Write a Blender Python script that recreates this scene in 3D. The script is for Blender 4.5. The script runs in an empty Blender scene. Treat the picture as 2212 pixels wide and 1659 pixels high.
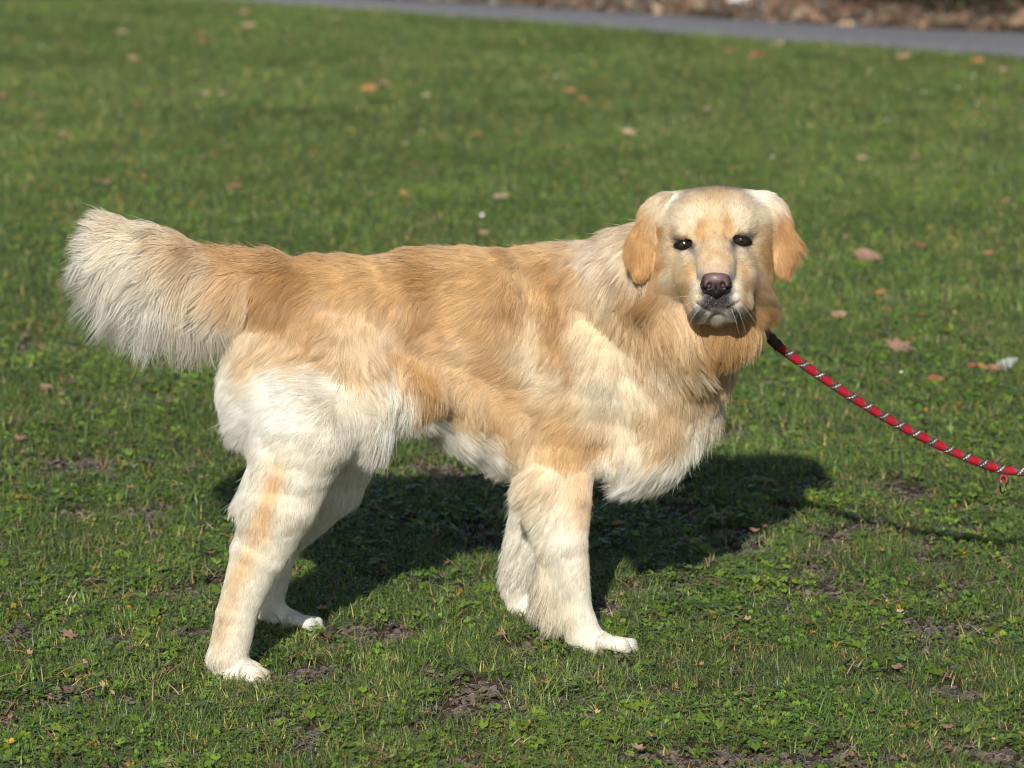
import bpy, math, random
import numpy as np
from mathutils import Vector
from mathutils.bvhtree import BVHTree

rng = np.random.default_rng(7)
random.seed(7)
scene = bpy.context.scene
COL = scene.collection

# ------------------------------------------------------------------ camera
PITCH = math.radians(13.2)
F = 7975.0                      # focal length in the 2212 px wide authoring frame
CAM = np.array([0.0, -5.30, 1.65])
cam_d = bpy.data.cameras.new("camera")
cam = bpy.data.objects.new("camera", cam_d)
COL.objects.link(cam)
cam.location = CAM
cam.rotation_euler = (math.radians(90) - PITCH, 0, 0)
cam_d.sensor_width = 36
cam_d.lens = 36 * F / 2212
cam_d.clip_end = 500
cam_d.clip_start = 0.05
cam_d.dof.use_dof = True
cam_d.dof.focus_distance = 5.30
cam_d.dof.aperture_fstop = 6.3
scene.camera = cam

# ------------------------------------------------------------------ light
SUN_EL = math.radians(30.5)
SUN_DIR = np.array([0.135, 1.0, 0.0]); SUN_DIR /= np.linalg.norm(SUN_DIR)   # direction the light travels on the ground
world = bpy.data.worlds.new("World")
scene.world = world
world.use_nodes = True
wn = world.node_tree
wn.nodes.clear()
sky = wn.nodes.new("ShaderNodeTexSky")
sky.sky_type = 'NISHITA'
sky.sun_disc = False
sky.sun_elevation = SUN_EL
sky.sun_rotation = math.atan2(-SUN_DIR[0], -SUN_DIR[1])
bg = wn.nodes.new("ShaderNodeBackground")
bg.inputs['Strength'].default_value = 0.078
wo = wn.nodes.new("ShaderNodeOutputWorld")
wn.links.new(sky.outputs[0], bg.inputs[0])
wn.links.new(bg.outputs[0], wo.inputs[0])
sun_d = bpy.data.lights.new("sun", 'SUN')
sun_d.energy = 5.0
sun_d.angle = math.radians(0.53)
sun_d.color = (1.0, 0.955, 0.88)
sun = bpy.data.objects.new("sun", sun_d)
COL.objects.link(sun)
tr = Vector((SUN_DIR[0] * math.cos(SUN_EL), SUN_DIR[1] * math.cos(SUN_EL), -math.sin(SUN_EL)))
sun.rotation_euler = tr.to_track_quat('-Z', 'Y').to_euler()
scene.view_settings.view_transform = 'Standard'
scene.view_settings.look = 'None'
scene.view_settings.exposure = 0.0
scene.view_settings.gamma = 1.0
scene.cycles.max_bounces = 10
scene.cycles.diffuse_bounces = 4
scene.cycles.glossy_bounces = 4
scene.cycles.transmission_bounces = 8
scene.cycles.filter_width = 1.15
scene.cycles_curves.shape = 'RIBBONS'
scene.cycles_curves.subdivisions = 2

# ------------------------------------------------------------------ helpers
FW = np.array([0, math.cos(PITCH), -math.sin(PITCH)])
UPV = np.array([0, math.sin(PITCH), math.cos(PITCH)])
RT = np.array([1.0, 0, 0])
S = 1 / 1450.0                  # metres per authoring unit at the dog


def ray(u, v):
    d = FW + RT * ((u - 1106) / F) - UPV * ((v - 829.5) / F)
    return d / np.linalg.norm(d)


def P(u, v, y):
    d = ray(u, v)
    return CAM + d * ((y - CAM[1]) / d[1])


def terrain0(y):
    """the lawn: level round the dog, falling gently away behind it"""
    t = np.clip((np.asarray(y, float) - 1.0) / 2.0, 0, 1)
    return -0.052 * (np.where(np.asarray(y) > 3.0, np.asarray(y, float) - 2.0, t * t * 1.0))


def G(u, v):
    """where the line of sight meets the lawn"""
    d = ray(u, v)
    t = 3.0
    for _ in range(4000):
        p = CAM + d * t
        g = p[2] - float(terrain0(p[1]))
        if g < 1e-4:
            break
        t += max(g * 1.5, 2e-4)
    return p


def smooth_noise(p, freq, seed=0, oct=3):
    """cheap sum of sines noise, -1..1, p is (n,3)"""
    r = np.random.default_rng(seed)
    out = np.zeros(len(p)); a = 1.0; tot = 0
    for o in range(oct):
        for k in range(4):
            d = r.normal(size=3); d /= np.linalg.norm(d)
            f = freq * (1.9 ** o) * r.uniform(0.7, 1.3)
            ph = r.uniform(0, 6.28)
            d2 = r.normal(size=3)
            out += a * np.sin(p @ d * f + ph + 0.8 * np.sin(p @ d2 * f * 0.6 + ph * 2)) / 2
        tot += a; a *= 0.55
    return out / tot


def vnoise2(x, y, freq, seed):
    """value noise on a lattice, 0..1"""
    r = np.random.default_rng(seed)
    tab = r.random((256, 256))
    X = x * freq + 1000.3; Y = y * freq + 1000.7
    i = np.floor(X).astype(int); j = np.floor(Y).astype(int)
    fx = X - i; fy = Y - j
    fx = fx * fx * (3 - 2 * fx); fy = fy * fy * (3 - 2 * fy)
    g = lambda a, b: tab[a % 256, b % 256]
    return (g(i, j) * (1 - fx) + g(i + 1, j) * fx) * (1 - fy) + (g(i, j + 1) * (1 - fx) + g(i + 1, j + 1) * fx) * fy


def tag(o, label=None, cat=None, group=None, kind=None):
    if label: o['label'] = label
    if cat: o['category'] = cat
    if group: o['group'] = group
    if kind: o['kind'] = kind
    return o


def mesh_obj(name, verts, faces, mat=None, parent=None, smooth=True, link=True):
    me = bpy.data.meshes.new(name)
    me.from_pydata([tuple(map(float, v)) for v in verts], [], [tuple(map(int, f)) for f in faces])
    if mat: me.materials.append(mat)
    if smooth: me.shade_smooth()
    me.update()
    o = bpy.data.objects.new(name, me)
    if link: COL.objects.link(o)
    if parent is not None:
        o.parent = parent
        o.matrix_parent_inverse = parent.matrix_basis.inverted()
    return o


def set_color(me, name, cols, domain='POINT'):
    a = me.attributes.new(name, 'FLOAT_COLOR', domain)
    c = np.ones((len(cols), 4), np.float32); c[:, :3] = cols
    a.data.foreach_set('color', c.ravel())


def new_mat(name):
    m = bpy.data.materials.new(name)
    m.use_nodes = True
    nt = m.node_tree
    nt.nodes.clear()
    out = nt.nodes.new('ShaderNodeOutputMaterial')
    return m, nt, out


def N(nt, t, **kw):
    n = nt.nodes.new(t)
    for k, v in kw.items():
        if k.startswith('i_'):
            n.inputs[k[2:].replace('_', ' ')].default_value = v
        else:
            setattr(n, k, v)
    return n


def principled(name, color=(.5, .5, .5), rough=.6, attr=None, spec=0.5, noise=None, bump=None, coat=0):
    m, nt, out = new_mat(name)
    b = N(nt, 'ShaderNodeBsdfPrincipled')
    b.inputs['Base Color'].default_value = (*color, 1)
    b.inputs['Roughness'].default_value = rough
    b.inputs['Specular IOR Level'].default_value = spec
    b.inputs['Coat Weight'].default_value = coat
    src = None
    if attr:
        a = N(nt, 'ShaderNodeAttribute', attribute_name=attr)
        src = a.outputs['Color']
    tc = N(nt, 'ShaderNodeTexCoord')
    if noise:
        sc_, amt = noise
        nz = N(nt, 'ShaderNodeTexNoise'); nz.inputs['Scale'].default_value = sc_; nz.inputs['Detail'].default_value = 6
        nt.links.new(tc.outputs['Object'], nz.inputs['Vector'])
        mr = N(nt, 'ShaderNodeMapRange'); mr.inputs['From Min'].default_value = .3; mr.inputs['From Max'].default_value = .7
        mr.inputs['To Min'].default_value = 1 - amt; mr.inputs['To Max'].default_value = 1 + amt
        nt.links.new(nz.outputs[0], mr.inputs[0])
        mx = N(nt, 'ShaderNodeVectorMath', operation='SCALE')
        if src: nt.links.new(src, mx.inputs[0])
        else: mx.inputs[0].default_value = color
        nt.links.new(mr.outputs[0], mx.inputs['Scale'])
        src = mx.outputs[0]
    if src: nt.links.new(src, b.inputs['Base Color'])
    if bump:
        sc_, st, dist = bump
        nz = N(nt, 'ShaderNodeTexNoise'); nz.inputs['Scale'].default_value = sc_; nz.inputs['Detail'].default_value = 5
        nt.links.new(tc.outputs['Object'], nz.inputs['Vector'])
        bp = N(nt, 'ShaderNodeBump'); bp.inputs['Strength'].default_value = st; bp.inputs['Distance'].default_value = dist
        nt.links.new(nz.outputs[0], bp.inputs['Height'])
        nt.links.new(bp.outputs[0], b.inputs['Normal'])
    nt.links.new(b.outputs[0], out.inputs[0])
    return m


def leafy_mat(name, attr='tint', trans=0.35, rough=.45, base=(1, 1, 1), inst=True, objrand=0.0):
    """thin leaf: diffuse + translucent + a little gloss, coloured by the per-instance tint"""
    m, nt, out = new_mat(name)
    if attr:
        a = N(nt, 'ShaderNodeAttribute', attribute_name=attr)
        a.attribute_type = 'INSTANCER' if inst else 'GEOMETRY'
        vm = N(nt, 'ShaderNodeVectorMath', operation='MULTIPLY')
        vm.inputs[1].default_value = base
        nt.links.new(a.outputs['Color'], vm.inputs[0])
        col = vm.outputs[0]
    # local variation from one blade to the next, stored on the mesh
    b2 = N(nt, 'ShaderNodeAttribute', attribute_name='vary')
    v2 = N(nt, 'ShaderNodeVectorMath', operation='MULTIPLY')
    if attr: nt.links.new(col, v2.inputs[0])
    else: v2.inputs[0].default_value = base
    nt.links.new(b2.outputs['Color'], v2.inputs[1])
    col = v2.outputs[0]
    d = N(nt, 'ShaderNodeBsdfDiffuse'); t = N(nt, 'ShaderNodeBsdfTranslucent')
    g = N(nt, 'ShaderNodeBsdfGlossy'); g.inputs['Roughness'].default_value = rough
    g.inputs['Color'].default_value = (.8, .85, .8, 1)
    nt.links.new(col, d.inputs[0]); nt.links.new(col, t.inputs[0])
    m1 = N(nt, 'ShaderNodeMixShader'); m1.inputs[0].default_value = trans
    nt.links.new(d.outputs[0], m1.inputs[1]); nt.links.new(t.outputs[0], m1.inputs[2])
    m2 = N(nt, 'ShaderNodeMixShader')
    fr = N(nt, 'ShaderNodeFresnel'); fr.inputs[0].default_value = 1.35
    nt.links.new(fr.outputs[0], m2.inputs[0])
    nt.links.new(m1.outputs[0], m2.inputs[1]); nt.links.new(g.outputs[0], m2.inputs[2])
    nt.links.new(m2.outputs[0], out.inputs[0])
    return m


# ------------------------------------------------------------------ ground, path, bed
def poly_fn(pts):
    pts = sorted(pts, key=lambda p: p[0])
    xs = np.array([p[0] for p in pts]); ys = np.array([p[1] for p in pts])

    def f(x):
        x = np.asarray(x, float)
        y = np.interp(x, xs, ys)
        sl = (ys[1] - ys[0]) / (xs[1] - xs[0])
        y = np.where(x < xs[0], ys[0] + sl * (x - xs[0]), y)
        sr = (ys[-1] - ys[-2]) / (xs[-1] - xs[-2])
        return np.where(x > xs[-1], ys[-1] + sr * 0.6 * (x - xs[-1]), y)
    return f


low_px = [(500, 5), (800, 26), (1152, 52), (1430, 73), (1682, 93), (1950, 112), (2212, 131)]
up_px = [(810, 0), (1152, 19), (1430, 35), (1682, 50), (1950, 62), (2212, 71)]
low_w = [G(*p) for p in low_px]; up_w = [G(*p) for p in up_px]
y_low = poly_fn([(p[0], p[1]) for p in low_w])
y_up = poly_fn([(p[0], p[1]) for p in up_w])


def terrain(x, y):
    x = np.asarray(x, float); y = np.asarray(y, float)
    z = terrain0(y)
    z = z + 0.006 * (vnoise2(x, y, 3.0, 3) - .5) + 0.004 * (vnoise2(x, y, 9.0, 4) - .5)
    bey = np.clip(y - y_up(x), 0, None)
    z = z + 0.055 * np.minimum(bey, 14) + 0.04 * (vnoise2(x, y, 2.0, 8) - .5) * np.clip(bey, 0, 1)
    return z


PATCH = [(1960, 1075, 90, 34), (60, 750, 60, 18), (1010, 1190, 80, 22), (975, 1548, 75, 26), (1990, 1405, 70, 22),
         (460, 1215, 40, 16), (330, 1290, 90, 20), (200, 1270, 60, 18), (250, 1385, 45, 14), (780, 1370, 90, 26), (30, 1545, 30, 26),
         (1250, 1330, 60, 16), (1600, 1190, 70, 20), (2130, 805, 60, 12), (1700, 1290, 60, 18), (330, 860, 60, 14),
         (160, 1000, 80, 14), (1560, 940, 60, 14), (1850, 880, 50, 10), (520, 1250, 50, 25), (1120, 1400, 90, 15),
         (700, 1460, 60, 16), (890, 1590, 50, 18), (1780, 1180, 60, 14), (350, 800, 70, 12), (80, 900, 60, 12),
         (1440, 1500, 60, 14), (2100, 1150, 60, 12), (1350, 1640, 50, 14), (1330, 1420, 50, 14), (520, 1500, 60, 14)]
patch_w = []
for (u, v, ru, rv) in PATCH:
    c = G(u, v); e = G(u, v - rv); r = G(u + ru, v)
    patch_w.append((c[0], c[1], abs(r[0] - c[0]) + 1e-3, abs(e[1] - c[1]) + 1e-3))


def soilness(x, y):
    """0 on closed turf, 1 on bare earth"""
    x = np.asarray(x, float); y = np.asarray(y, float)
    s = np.zeros_like(x)
    wob = (vnoise2(x, y, 14, 31) - .5) * 1.1 + (vnoise2(x, y, 35, 32) - .5) * .8
    for (cx, cy, rx, ry) in patch_w:
        d = np.sqrt(((x - cx) / rx) ** 2 + ((y - cy) / ry) ** 2)
        s = np.maximum(s, np.clip(1.35 - d + wob * .8, 0, 1))
    n = vnoise2(x, y, 7, 33) * .45 + vnoise2(x, y, 19, 34) * .35 + vnoise2(x, y, 45, 36) * .2
    near = np.clip((2.6 - y) / 2.0, 0.12, 1)
    s = np.maximum(s, np.clip((n - (0.63 - .09 * near)) * 8, 0, 1) * near)
    return s


xs = np.unique(np.concatenate([-np.geomspace(2.0, 160, 46), np.arange(-2.0, 2.001, 0.02), np.geomspace(2.0, 160, 46)]))
ys = np.unique(np.concatenate([-1.6 - np.geomspace(.02, 120, 40), np.arange(-1.6, 2.5, 0.02), np.arange(2.5, 14, .06), np.geomspace(14, 220, 60)]))
XX, YY = np.meshgrid(xs, ys, indexing='xy')
ZZ = terrain(XX.ravel(), YY.ravel())
sl_ = soilness(XX.ravel(), YY.ravel())
nearz = (np.abs(XX.ravel()) < 2) & (YY.ravel() < 3)
ZZ = ZZ - 0.006 * sl_ * nearz + 0.008 * sl_ * nearz * (vnoise2(XX.ravel(), YY.ravel(), 40, 77) - .4)
V = np.stack([XX.ravel(), YY.ravel(), ZZ], 1)
nx, ny = len(xs), len(ys)
idx = np.arange(nx * ny).reshape(ny, nx)
Fq = np.stack([idx[:-1, :-1].ravel(), idx[:-1, 1:].ravel(), idx[1:, 1:].ravel(), idx[1:, :-1].ravel()], 1)
m_ground, nt, out = new_mat('earth_and_turf')
b = N(nt, 'ShaderNodeBsdfPrincipled'); b.inputs['Roughness'].default_value = .95; b.inputs['Specular IOR Level'].default_value = .15
at = N(nt, 'ShaderNodeAttribute', attribute_name='col')
tc = N(nt, 'ShaderNodeTexCoord')
nz = N(nt, 'ShaderNodeTexNoise'); nz.inputs['Scale'].default_value = 90; nz.inputs['Detail'].default_value = 8
nt.links.new(tc.outputs['Object'], nz.inputs['Vector'])
mr = N(nt, 'ShaderNodeMapRange'); mr.inputs['From Min'].default_value = .3; mr.inputs['From Max'].default_value = .7
mr.inputs['To Min'].default_value = .55; mr.inputs['To Max'].default_value = 1.5
vm = N(nt, 'ShaderNodeVectorMath', operation='SCALE')
nt.links.new(nz.outputs[0], mr.inputs[0]); nt.links.new(at.outputs['Color'], vm.inputs[0]); nt.links.new(mr.outputs[0], vm.inputs['Scale'])
nt.links.new(vm.outputs[0], b.inputs['Base Color'])
bp = N(nt, 'ShaderNodeBump'); bp.inputs['Strength'].default_value = .9; bp.inputs['Distance'].default_value = .006
nt.links.new(nz.outputs[0], bp.inputs['Height']); nt.links.new(bp.outputs[0], b.inputs['Normal'])
nt.links.new(b.outputs[0], out.inputs[0])
lawn = mesh_obj('lawn_ground', V, Fq, m_ground)
tag(lawn, kind='structure')
x_, y_ = V[:, 0], V[:, 1]
bed = np.clip((y_ - y_up(x_) + .03) * 20, 0, 1)
far_t = np.clip((y_ - 1.0) / 6, 0, 1)
farx = np.clip((np.abs(x_) - 1.9) / .6, 0, 1)
soil_c = np.array([.055, .037, .026])
turf_c = np.array([.034, .060, .013])
base = soil_c * (1 - far_t[:, None] * .6) + turf_c * far_t[:, None] * .6
tf = np.clip(np.maximum(farx, np.clip((-1.2 - y_) * 3, 0, 1)), 0, 1)[:, None]
base = base * (1 - tf) + turf_c * tf
bc = np.array([.11, .065, .040]) * (0.6 + .8 * vnoise2(x_, y_, 3, 5))[:, None]
base = base * (1 - bed[:, None]) + bc * bed[:, None]
set_color(lawn.data, 'col', base)

# asphalt footpath
m_asph = principled('asphalt', (.20, .195, .205), .9, noise=(25, .16), bump=(220, .5, .003), spec=.3)
ax = np.concatenate([np.linspace(-9, -1, 30), np.arange(-.9, 3.2, .1), np.linspace(3.3, 40, 60)])
pv, pf = [], []
for i, x in enumerate(ax):
    y0 = float(y_low(x)); y1 = float(y_up(x))
    for j in range(7):
        t = j / 6; yy = y0 + (y1 - y0) * t
        yy2 = yy
        z = float(terrain0(yy2)) + .012 + .012 * (1 - (2 * t - 1) ** 2)
        if j in (0, 6):
            z -= .03
        pv.append((x + (0.0), yy2 + (.012 * math.sin(x * 7) if j in (0, 1) else 0), z))
for i in range(len(ax) - 1):
    for j in range(6):
        a = i * 7 + j
        pf.append((a, a + 7, a + 8, a + 1))
path = mesh_obj('footpath', pv, [f[::-1] for f in pf], m_asph)
tag(path, kind='structure')


# ------------------------------------------------------------------ scattered plants (geometry nodes, one object = stuff)
def blade(vs, fs, vc, x, y, ang, L, w, lean, segs=3, vary=(1, 1, 1), curl=1.0, z0=-.003):
    """one bent grass blade"""
    ca, sa = math.cos(ang), math.sin(ang)
    tw = random.uniform(-.8, .8)
    n0 = len(vs)
    for k in range(segs + 1):
        t = k / segs
        th = lean * (0.35 + curl * t)
        r = L * (math.sin(th) * t if th < 1.57 else t) * 1.0
        h = z0 + L * t * max(math.cos(min(th, 1.5)), .06)
        ww = w * (1 - t ** 1.8) * (.75 + .5 * (t if t < .4 else .4)) * .5
        pa = ang + 1.5708 + tw * t
        cx, cy = x + ca * r, y + sa * r
        if k < segs:
            vs.append((cx + math.cos(pa) * ww, cy + math.sin(pa) * ww, h)); vs.append((cx - math.cos(pa) * ww, cy - math.sin(pa) * ww, h))
            vc += [vary, vary]
        else:
            vs.append((cx, cy, h)); vc.append(vary)
    for k in range(segs - 1):
        a = n0 + 2 * k
        fs.append((a, a + 1, a + 3, a + 2))
    a = n0 + 2 * (segs - 1)
    fs.append((a, a + 1, a + 2))


def rv(lo=.6, hi=1.35, dry=.0):
    """brightness / hue variation of one leaf"""
    if random.random() < dry:
        k = random.uniform(.9, 1.8)
        return (3.2 * k, 1.55 * k, 2.2 * k)
    k = random.uniform(lo, hi)
    h = random.uniform(-.15, .2)
    return (k * (1 + h), k, k * (1 - h * .5))


VARS = {}


def variant(kind, name, vs, fs, vc, mat):
    me = bpy.data.meshes.new(name)
    me.from_pydata(vs, [], fs); me.materials.append(mat); me.shade_smooth()
    set_color(me, 'vary', np.array(vc))
    o = bpy.data.objects.new(name, me)
    VARS.setdefault(kind, []).append(o)
    return o


m_blade = leafy_mat('grass_blade', trans=.30, rough=.38)
m_weed = leafy_mat('weed_leaf', trans=.30, rough=.5)
m_crumb = leafy_mat('soil_crumb', trans=0.0, rough=.9)
m_litter = leafy_mat('dead_leaf', trans=.12, rough=.6)

for k in range(9):                                     # tufts of short mown grass
    vs, fs, vc = [], [], []
    flat = random.uniform(.9, 1.6)
    main = random.uniform(0, 6.28)
    for i in range(13):
        a = main + random.gauss(0, 1.3)
        blade(vs, fs, vc, random.gauss(0, .011), random.gauss(0, .011), a, random.uniform(.014, .034), random.uniform(.0013, .0026),
              flat * random.uniform(.5, 1.25), 3, rv(dry=.05), random.uniform(.3, 1.0))
    variant('grass', 'grass_tuft', vs, fs, vc, m_blade)
for k in range(4):                                     # longer, coarser tufts
    vs, fs, vc = [], [], []
    for i in range(11):
        a = random.uniform(0, 6.28)
        blade(vs, fs, vc, random.gauss(0, .006), random.gauss(0, .006), a, random.uniform(.03, .058), random.uniform(.0018, .0032),
              random.uniform(.45, 1.2), 4, rv(.7, 1.3, dry=.06), random.uniform(.4, 1.0))
    variant('grass_long', 'grass_tuft_long', vs, fs, vc, m_blade)


def weed_leaf(vs, fs, vc, cx, cy, z, r, ang, tilt, lobes, vary):
    n0 = len(vs)
    up = math.sin(tilt)
    vs.append((cx, cy, z)); vc.append(tuple(np.array(vary) * .85))
    n = 12
    for i in range(n + 1):
        t = -2.6 + 5.2 * i / n
        rr = r * (1 - .28 * abs(math.sin(lobes * t * .5)) if lobes else .9 + .1 * math.cos(t * 2))
        if not lobes: rr *= (0.75 + .45 * max(math.cos(t), 0))
        a = ang + t
        fwd = math.cos(t) * rr
        vs.append((cx + math.cos(a) * rr * math.cos(tilt), cy + math.sin(a) * rr * math.cos(tilt), z + fwd * up - abs(math.sin(t)) * rr * -.12 + random.uniform(-.06, .06) * r))
        vc.append(vary)
    for i in range(n):
        fs.append((n0, n0 + 1 + i, n0 + 2 + i))


for k in range(10):                                    # small rosettes of round and lobed leaves
    vs, fs, vc = [], [], []
    lob = [0, 5, 6, 0, 4, 5, 0, 0, 6, 0][k]
    nl = random.randint(6, 11)
    big = random.uniform(.0028, .0048) if lob == 0 else random.uniform(.0045, .0078)
    for i in range(nl):
        a = i * 2.4 + random.uniform(-.4, .4)
        d = random.uniform(.003, .016)
        z = random.uniform(.006, .017)
        x, y = math.cos(a) * d, math.sin(a) * d
        weed_leaf(vs, fs, vc, x, y, z, big * random.uniform(.7, 1.25), a + random.uniform(-.5, .5), random.uniform(-.95, .95), lob, rv(.6, 1.4))
        blade(vs, fs, vc, x * .2, y * .2, a, d + .004, .0009, 1.0, 2, (1, .9, .9), .4)
    variant('weed', 'weed_rosette', vs, fs, vc, m_weed)
for k in range(5):                                     # crumbs of earth
    vs, fs, vc = [], [], []
    for i in range(5):
        s = random.uniform(.0015, .0055) * (1.0 if i else 1.6)
        cx, cy = random.gauss(0, .009), random.gauss(0, .009)
        n0 = len(vs)
        c = random.uniform(.6, 1.5)
        for (th, ph) in [(0, 0)] + [(a * 1.047, 1.0) for a in range(6)] + [(a * 1.047 + .5, 1.75) for a in range(6)]:
            q = s * random.uniform(.75, 1.25)
            vs.append((cx + q * math.sin(ph) * math.cos(th) * 1.2, cy + q * math.sin(ph) * math.sin(th) * 1.2, q * math.cos(ph) * .8 + .001)); vc.append((c, c, c))
        for j in range(6):
            fs.append((n0, n0 + 1 + j, n0 + 1 + (j + 1) % 6))
            fs.append((n0 + 1 + j, n0 + 7 + j, n0 + 1 + (j + 1) % 6))
            fs.append((n0 + 1 + (j + 1) % 6, n0 + 7 + j, n0 + 7 + (j + 1) % 6))
    variant('crumb', 'earth_crumb', vs, fs, vc, m_crumb)
for k in range(4):                                     # dead straws and shreds lying on the turf
    vs, fs, vc = [], [], []
    for i in range(3):
        blade(vs, fs, vc, random.gauss(0, .01), random.gauss(0, .01), random.uniform(0, 6.28), random.uniform(.012, .04), random.uniform(.001, .0025), random.uniform(2.6, 3.6), 3,
              rv(.7, 1.3), .1, z0=.010)
    for i in range(1):
        weed_leaf(vs, fs, vc, random.gauss(0, .012), random.gauss(0, .012), .009, random.uniform(.003, .006), random.uniform(0, 6), random.uniform(-.6, .6), random.choice([0, 5]), rv(.7, 1.2))
    variant('straw', 'dead_straw', vs, fs, vc, m_litter)
for k in range(5):                                     # leaf litter of the bed
    vs, fs, vc = [], [], []
    for i in range(4):
        weed_leaf(vs, fs, vc, random.gauss(0, .035), random.gauss(0, .035), random.uniform(.01, .04), random.uniform(.02, .045), random.uniform(0, 6), random.uniform(-.9, .9),
                  random.choice([0, 3, 5]), rv(.6, 1.5))
    variant('litter', 'leaf_litter_piece', vs, fs, vc, m_litter)


def scatter(name, label, cat, pts, rot, scl, var, tint, variants):
    """geometry nodes object: instances of a few meshes on given points"""
    me = bpy.data.meshes.new(name)
    me.vertices.add(len(pts))
    me.vertices.foreach_set('co', np.asarray(pts, np.float32).ravel())
    a = me.attributes.new('rot', 'FLOAT_VECTOR', 'POINT'); a.data.foreach_set('vector', np.asarray(rot, np.float32).ravel())
    a = me.attributes.new('scl', 'FLOAT', 'POINT'); a.data.foreach_set('value', np.asarray(scl, np.float32))
    a = me.attributes.new('var', 'INT', 'POINT'); a.data.foreach_set('value', np.asarray(var, np.int32))
    set_color(me, 'tint', np.asarray(tint, np.float32))
    o = bpy.data.objects.new(name, me); COL.objects.link(o)
    tag(o, label, cat, kind='stuff')
    c = bpy.data.collections.new(name + '_variants')
    for q in variants: c.objects.link(q)
    ng = bpy.data.node_groups.new(name, 'GeometryNodeTree')
    ng.interface.new_socket('Geometry', in_out='INPUT', socket_type='NodeSocketGeometry')
    ng.interface.new_socket('Geometry', in_out='OUTPUT', socket_type='NodeSocketGeometry')
    gi = ng.nodes.new('NodeGroupInput'); go = ng.nodes.new('NodeGroupOutput')
    ci = ng.nodes.new('GeometryNodeCollectionInfo'); ci.inputs['Collection'].default_value = c
    ci.inputs['Separate Children'].default_value = True; ci.inputs['Reset Children'].default_value = True
    iop = ng.nodes.new('GeometryNodeInstanceOnPoints'); iop.inputs['Pick Instance'].default_value = True
    mp = ng.nodes.new('GeometryNodeMeshToPoints')

    def named(nm, ty):
        n = ng.nodes.new('GeometryNodeInputNamedAttribute'); n.data_type = ty; n.inputs['Name'].default_value = nm
        return n.outputs[0]
    ng.links.new(gi.outputs[0], mp.inputs[0]); ng.links.new(mp.outputs[0], iop.inputs['Points'])
    ng.links.new(ci.outputs[0], iop.inputs['Instance'])
    ng.links.new(named('var', 'INT'), iop.inputs['Instance Index'])
    ng.links.new(named('rot', 'FLOAT_VECTOR'), iop.inputs['Rotation'])
    ng.links.new(named('scl', 'FLOAT'), iop.inputs['Scale'])
    ng.links.new(iop.outputs[0], go.inputs[0])
    md = o.modifiers.new('scatter', 'NODES'); md.node_group = ng
    return o


def region_points(dens, y0, y1, margin=.25):
    """random points in the strip of lawn the camera could see, plus a margin"""
    n_try = int(dens * (y1 - y0) * 5.4)
    y = rng.uniform(y0, y1, n_try); x = rng.uniform(-2.7, 2.7, n_try)
    half = (y + 5.6) * 0.139 + margin
    k = (np.abs(x) < half) & (y < y_low(x) - .0)
    return x[k], y[k]


def green(x, y, seed=0):
    n = vnoise2(x, y, 1.6, 51) * .5 + vnoise2(x, y, 6, 52) * .5
    n2 = vnoise2(x, y, 11, 53)
    k = (0.62 + .75 * n)[:, None]
    c = np.array([.118, .210, .040]) * (1 - n2[:, None]) + np.array([.168, .225, .060]) * n2[:, None]
    c = c * k * rng.uniform(.75, 1.25, (len(x), 1))
    return c


GX, GY, GK, GT, GS = [], [], [], [], []
for (d, y0, y1, sc_) in [(9800, -1.25, .9, 1.0), (6400, .9, 2.6, 1.12), (3300, 2.6, 6.0, 1.4), (2000, 6.0, 11.5, 1.5)]:
    x, y = region_points(d, y0, y1)
    s = soilness(x, y)
    dn = .45 + .55 * (vnoise2(x, y, 5, 61) > .35)
    k = rng.random(len(x)) > np.clip(s * 1.25, 0, .985)
    k &= rng.random(len(x)) < dn + .35 * (y > 1.5)
    x, y = x[k], y[k]
    GX.append(x); GY.append(y); GS.append(np.full(len(x), sc_))
for (pu, pv, n_) in [(515, 1484, 60), (1310, 1416, 60), (640, 1366, 34), (1150, 1340, 30), (470, 1480, 20)]:
    g_ = G(pu, pv)
    GX.append(g_[0] + rng.uniform(-.055, .055, n_)); GY.append(g_[1] + rng.uniform(-.05, .004, n_)); GS.append(np.full(n_, 1.0))
x = np.concatenate(GX); y = np.concatenate(GY); sc_ = np.concatenate(GS)
n = len(x)
longm = (rng.random(n) < .03 + .16 * (vnoise2(x, y, 4, 62) > .72)) & (y < 3)
var = np.where(longm, 9 + rng.integers(0, 4, n), rng.integers(0, 9, n))
rot = np.stack([rng.normal(0, .12, n), rng.normal(0, .12, n), rng.uniform(0, 6.283, n)], 1)
scl = sc_ * rng.uniform(.6, 1.2, n) * np.where(longm, .9, 1)
grass_names = VARS['grass'] + VARS['grass_long']
for i, o in enumerate(grass_names): o.name = 'grass_tuft_kind_%02d' % i
scatter('grass', 'short green mown grass blades covering the lawn', 'grass', np.stack([x, y, terrain(x, y)], 1), rot, scl, var, green(x, y), grass_names)

WX, WY = [], []
for (d, y0, y1) in [(7400, -1.25, .9), (3000, .9, 2.6), (1100, 2.6, 6.0)]:
    x, y = region_points(d, y0, y1)
    pr = np.clip((vnoise2(x, y, 4.5, 71) * .6 + vnoise2(x, y, 12, 72) * .4 - .32) * 3.2, .08, 1)
    s = soilness(x, y)
    k = (rng.random(len(x)) < pr) & (rng.random(len(x)) > np.clip(s * 1.05, 0, .94))
    WX.append(x[k]); WY.append(y[k])
x = np.concatenate(WX); y = np.concatenate(WY); n = len(x)
n1 = vnoise2(x, y, 8, 73)[:, None]
tint = (np.array([.125, .225, .030]) * (1 - n1) + np.array([.185, .290, .035]) * n1) * rng.uniform(.5, 1.3, (n, 1))
yl = rng.random(n) < .012
tint[yl] = [.38, .26, .03]
for i, o in enumerate(VARS['weed']): o.name = 'weed_rosette_kind_%02d' % i
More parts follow.
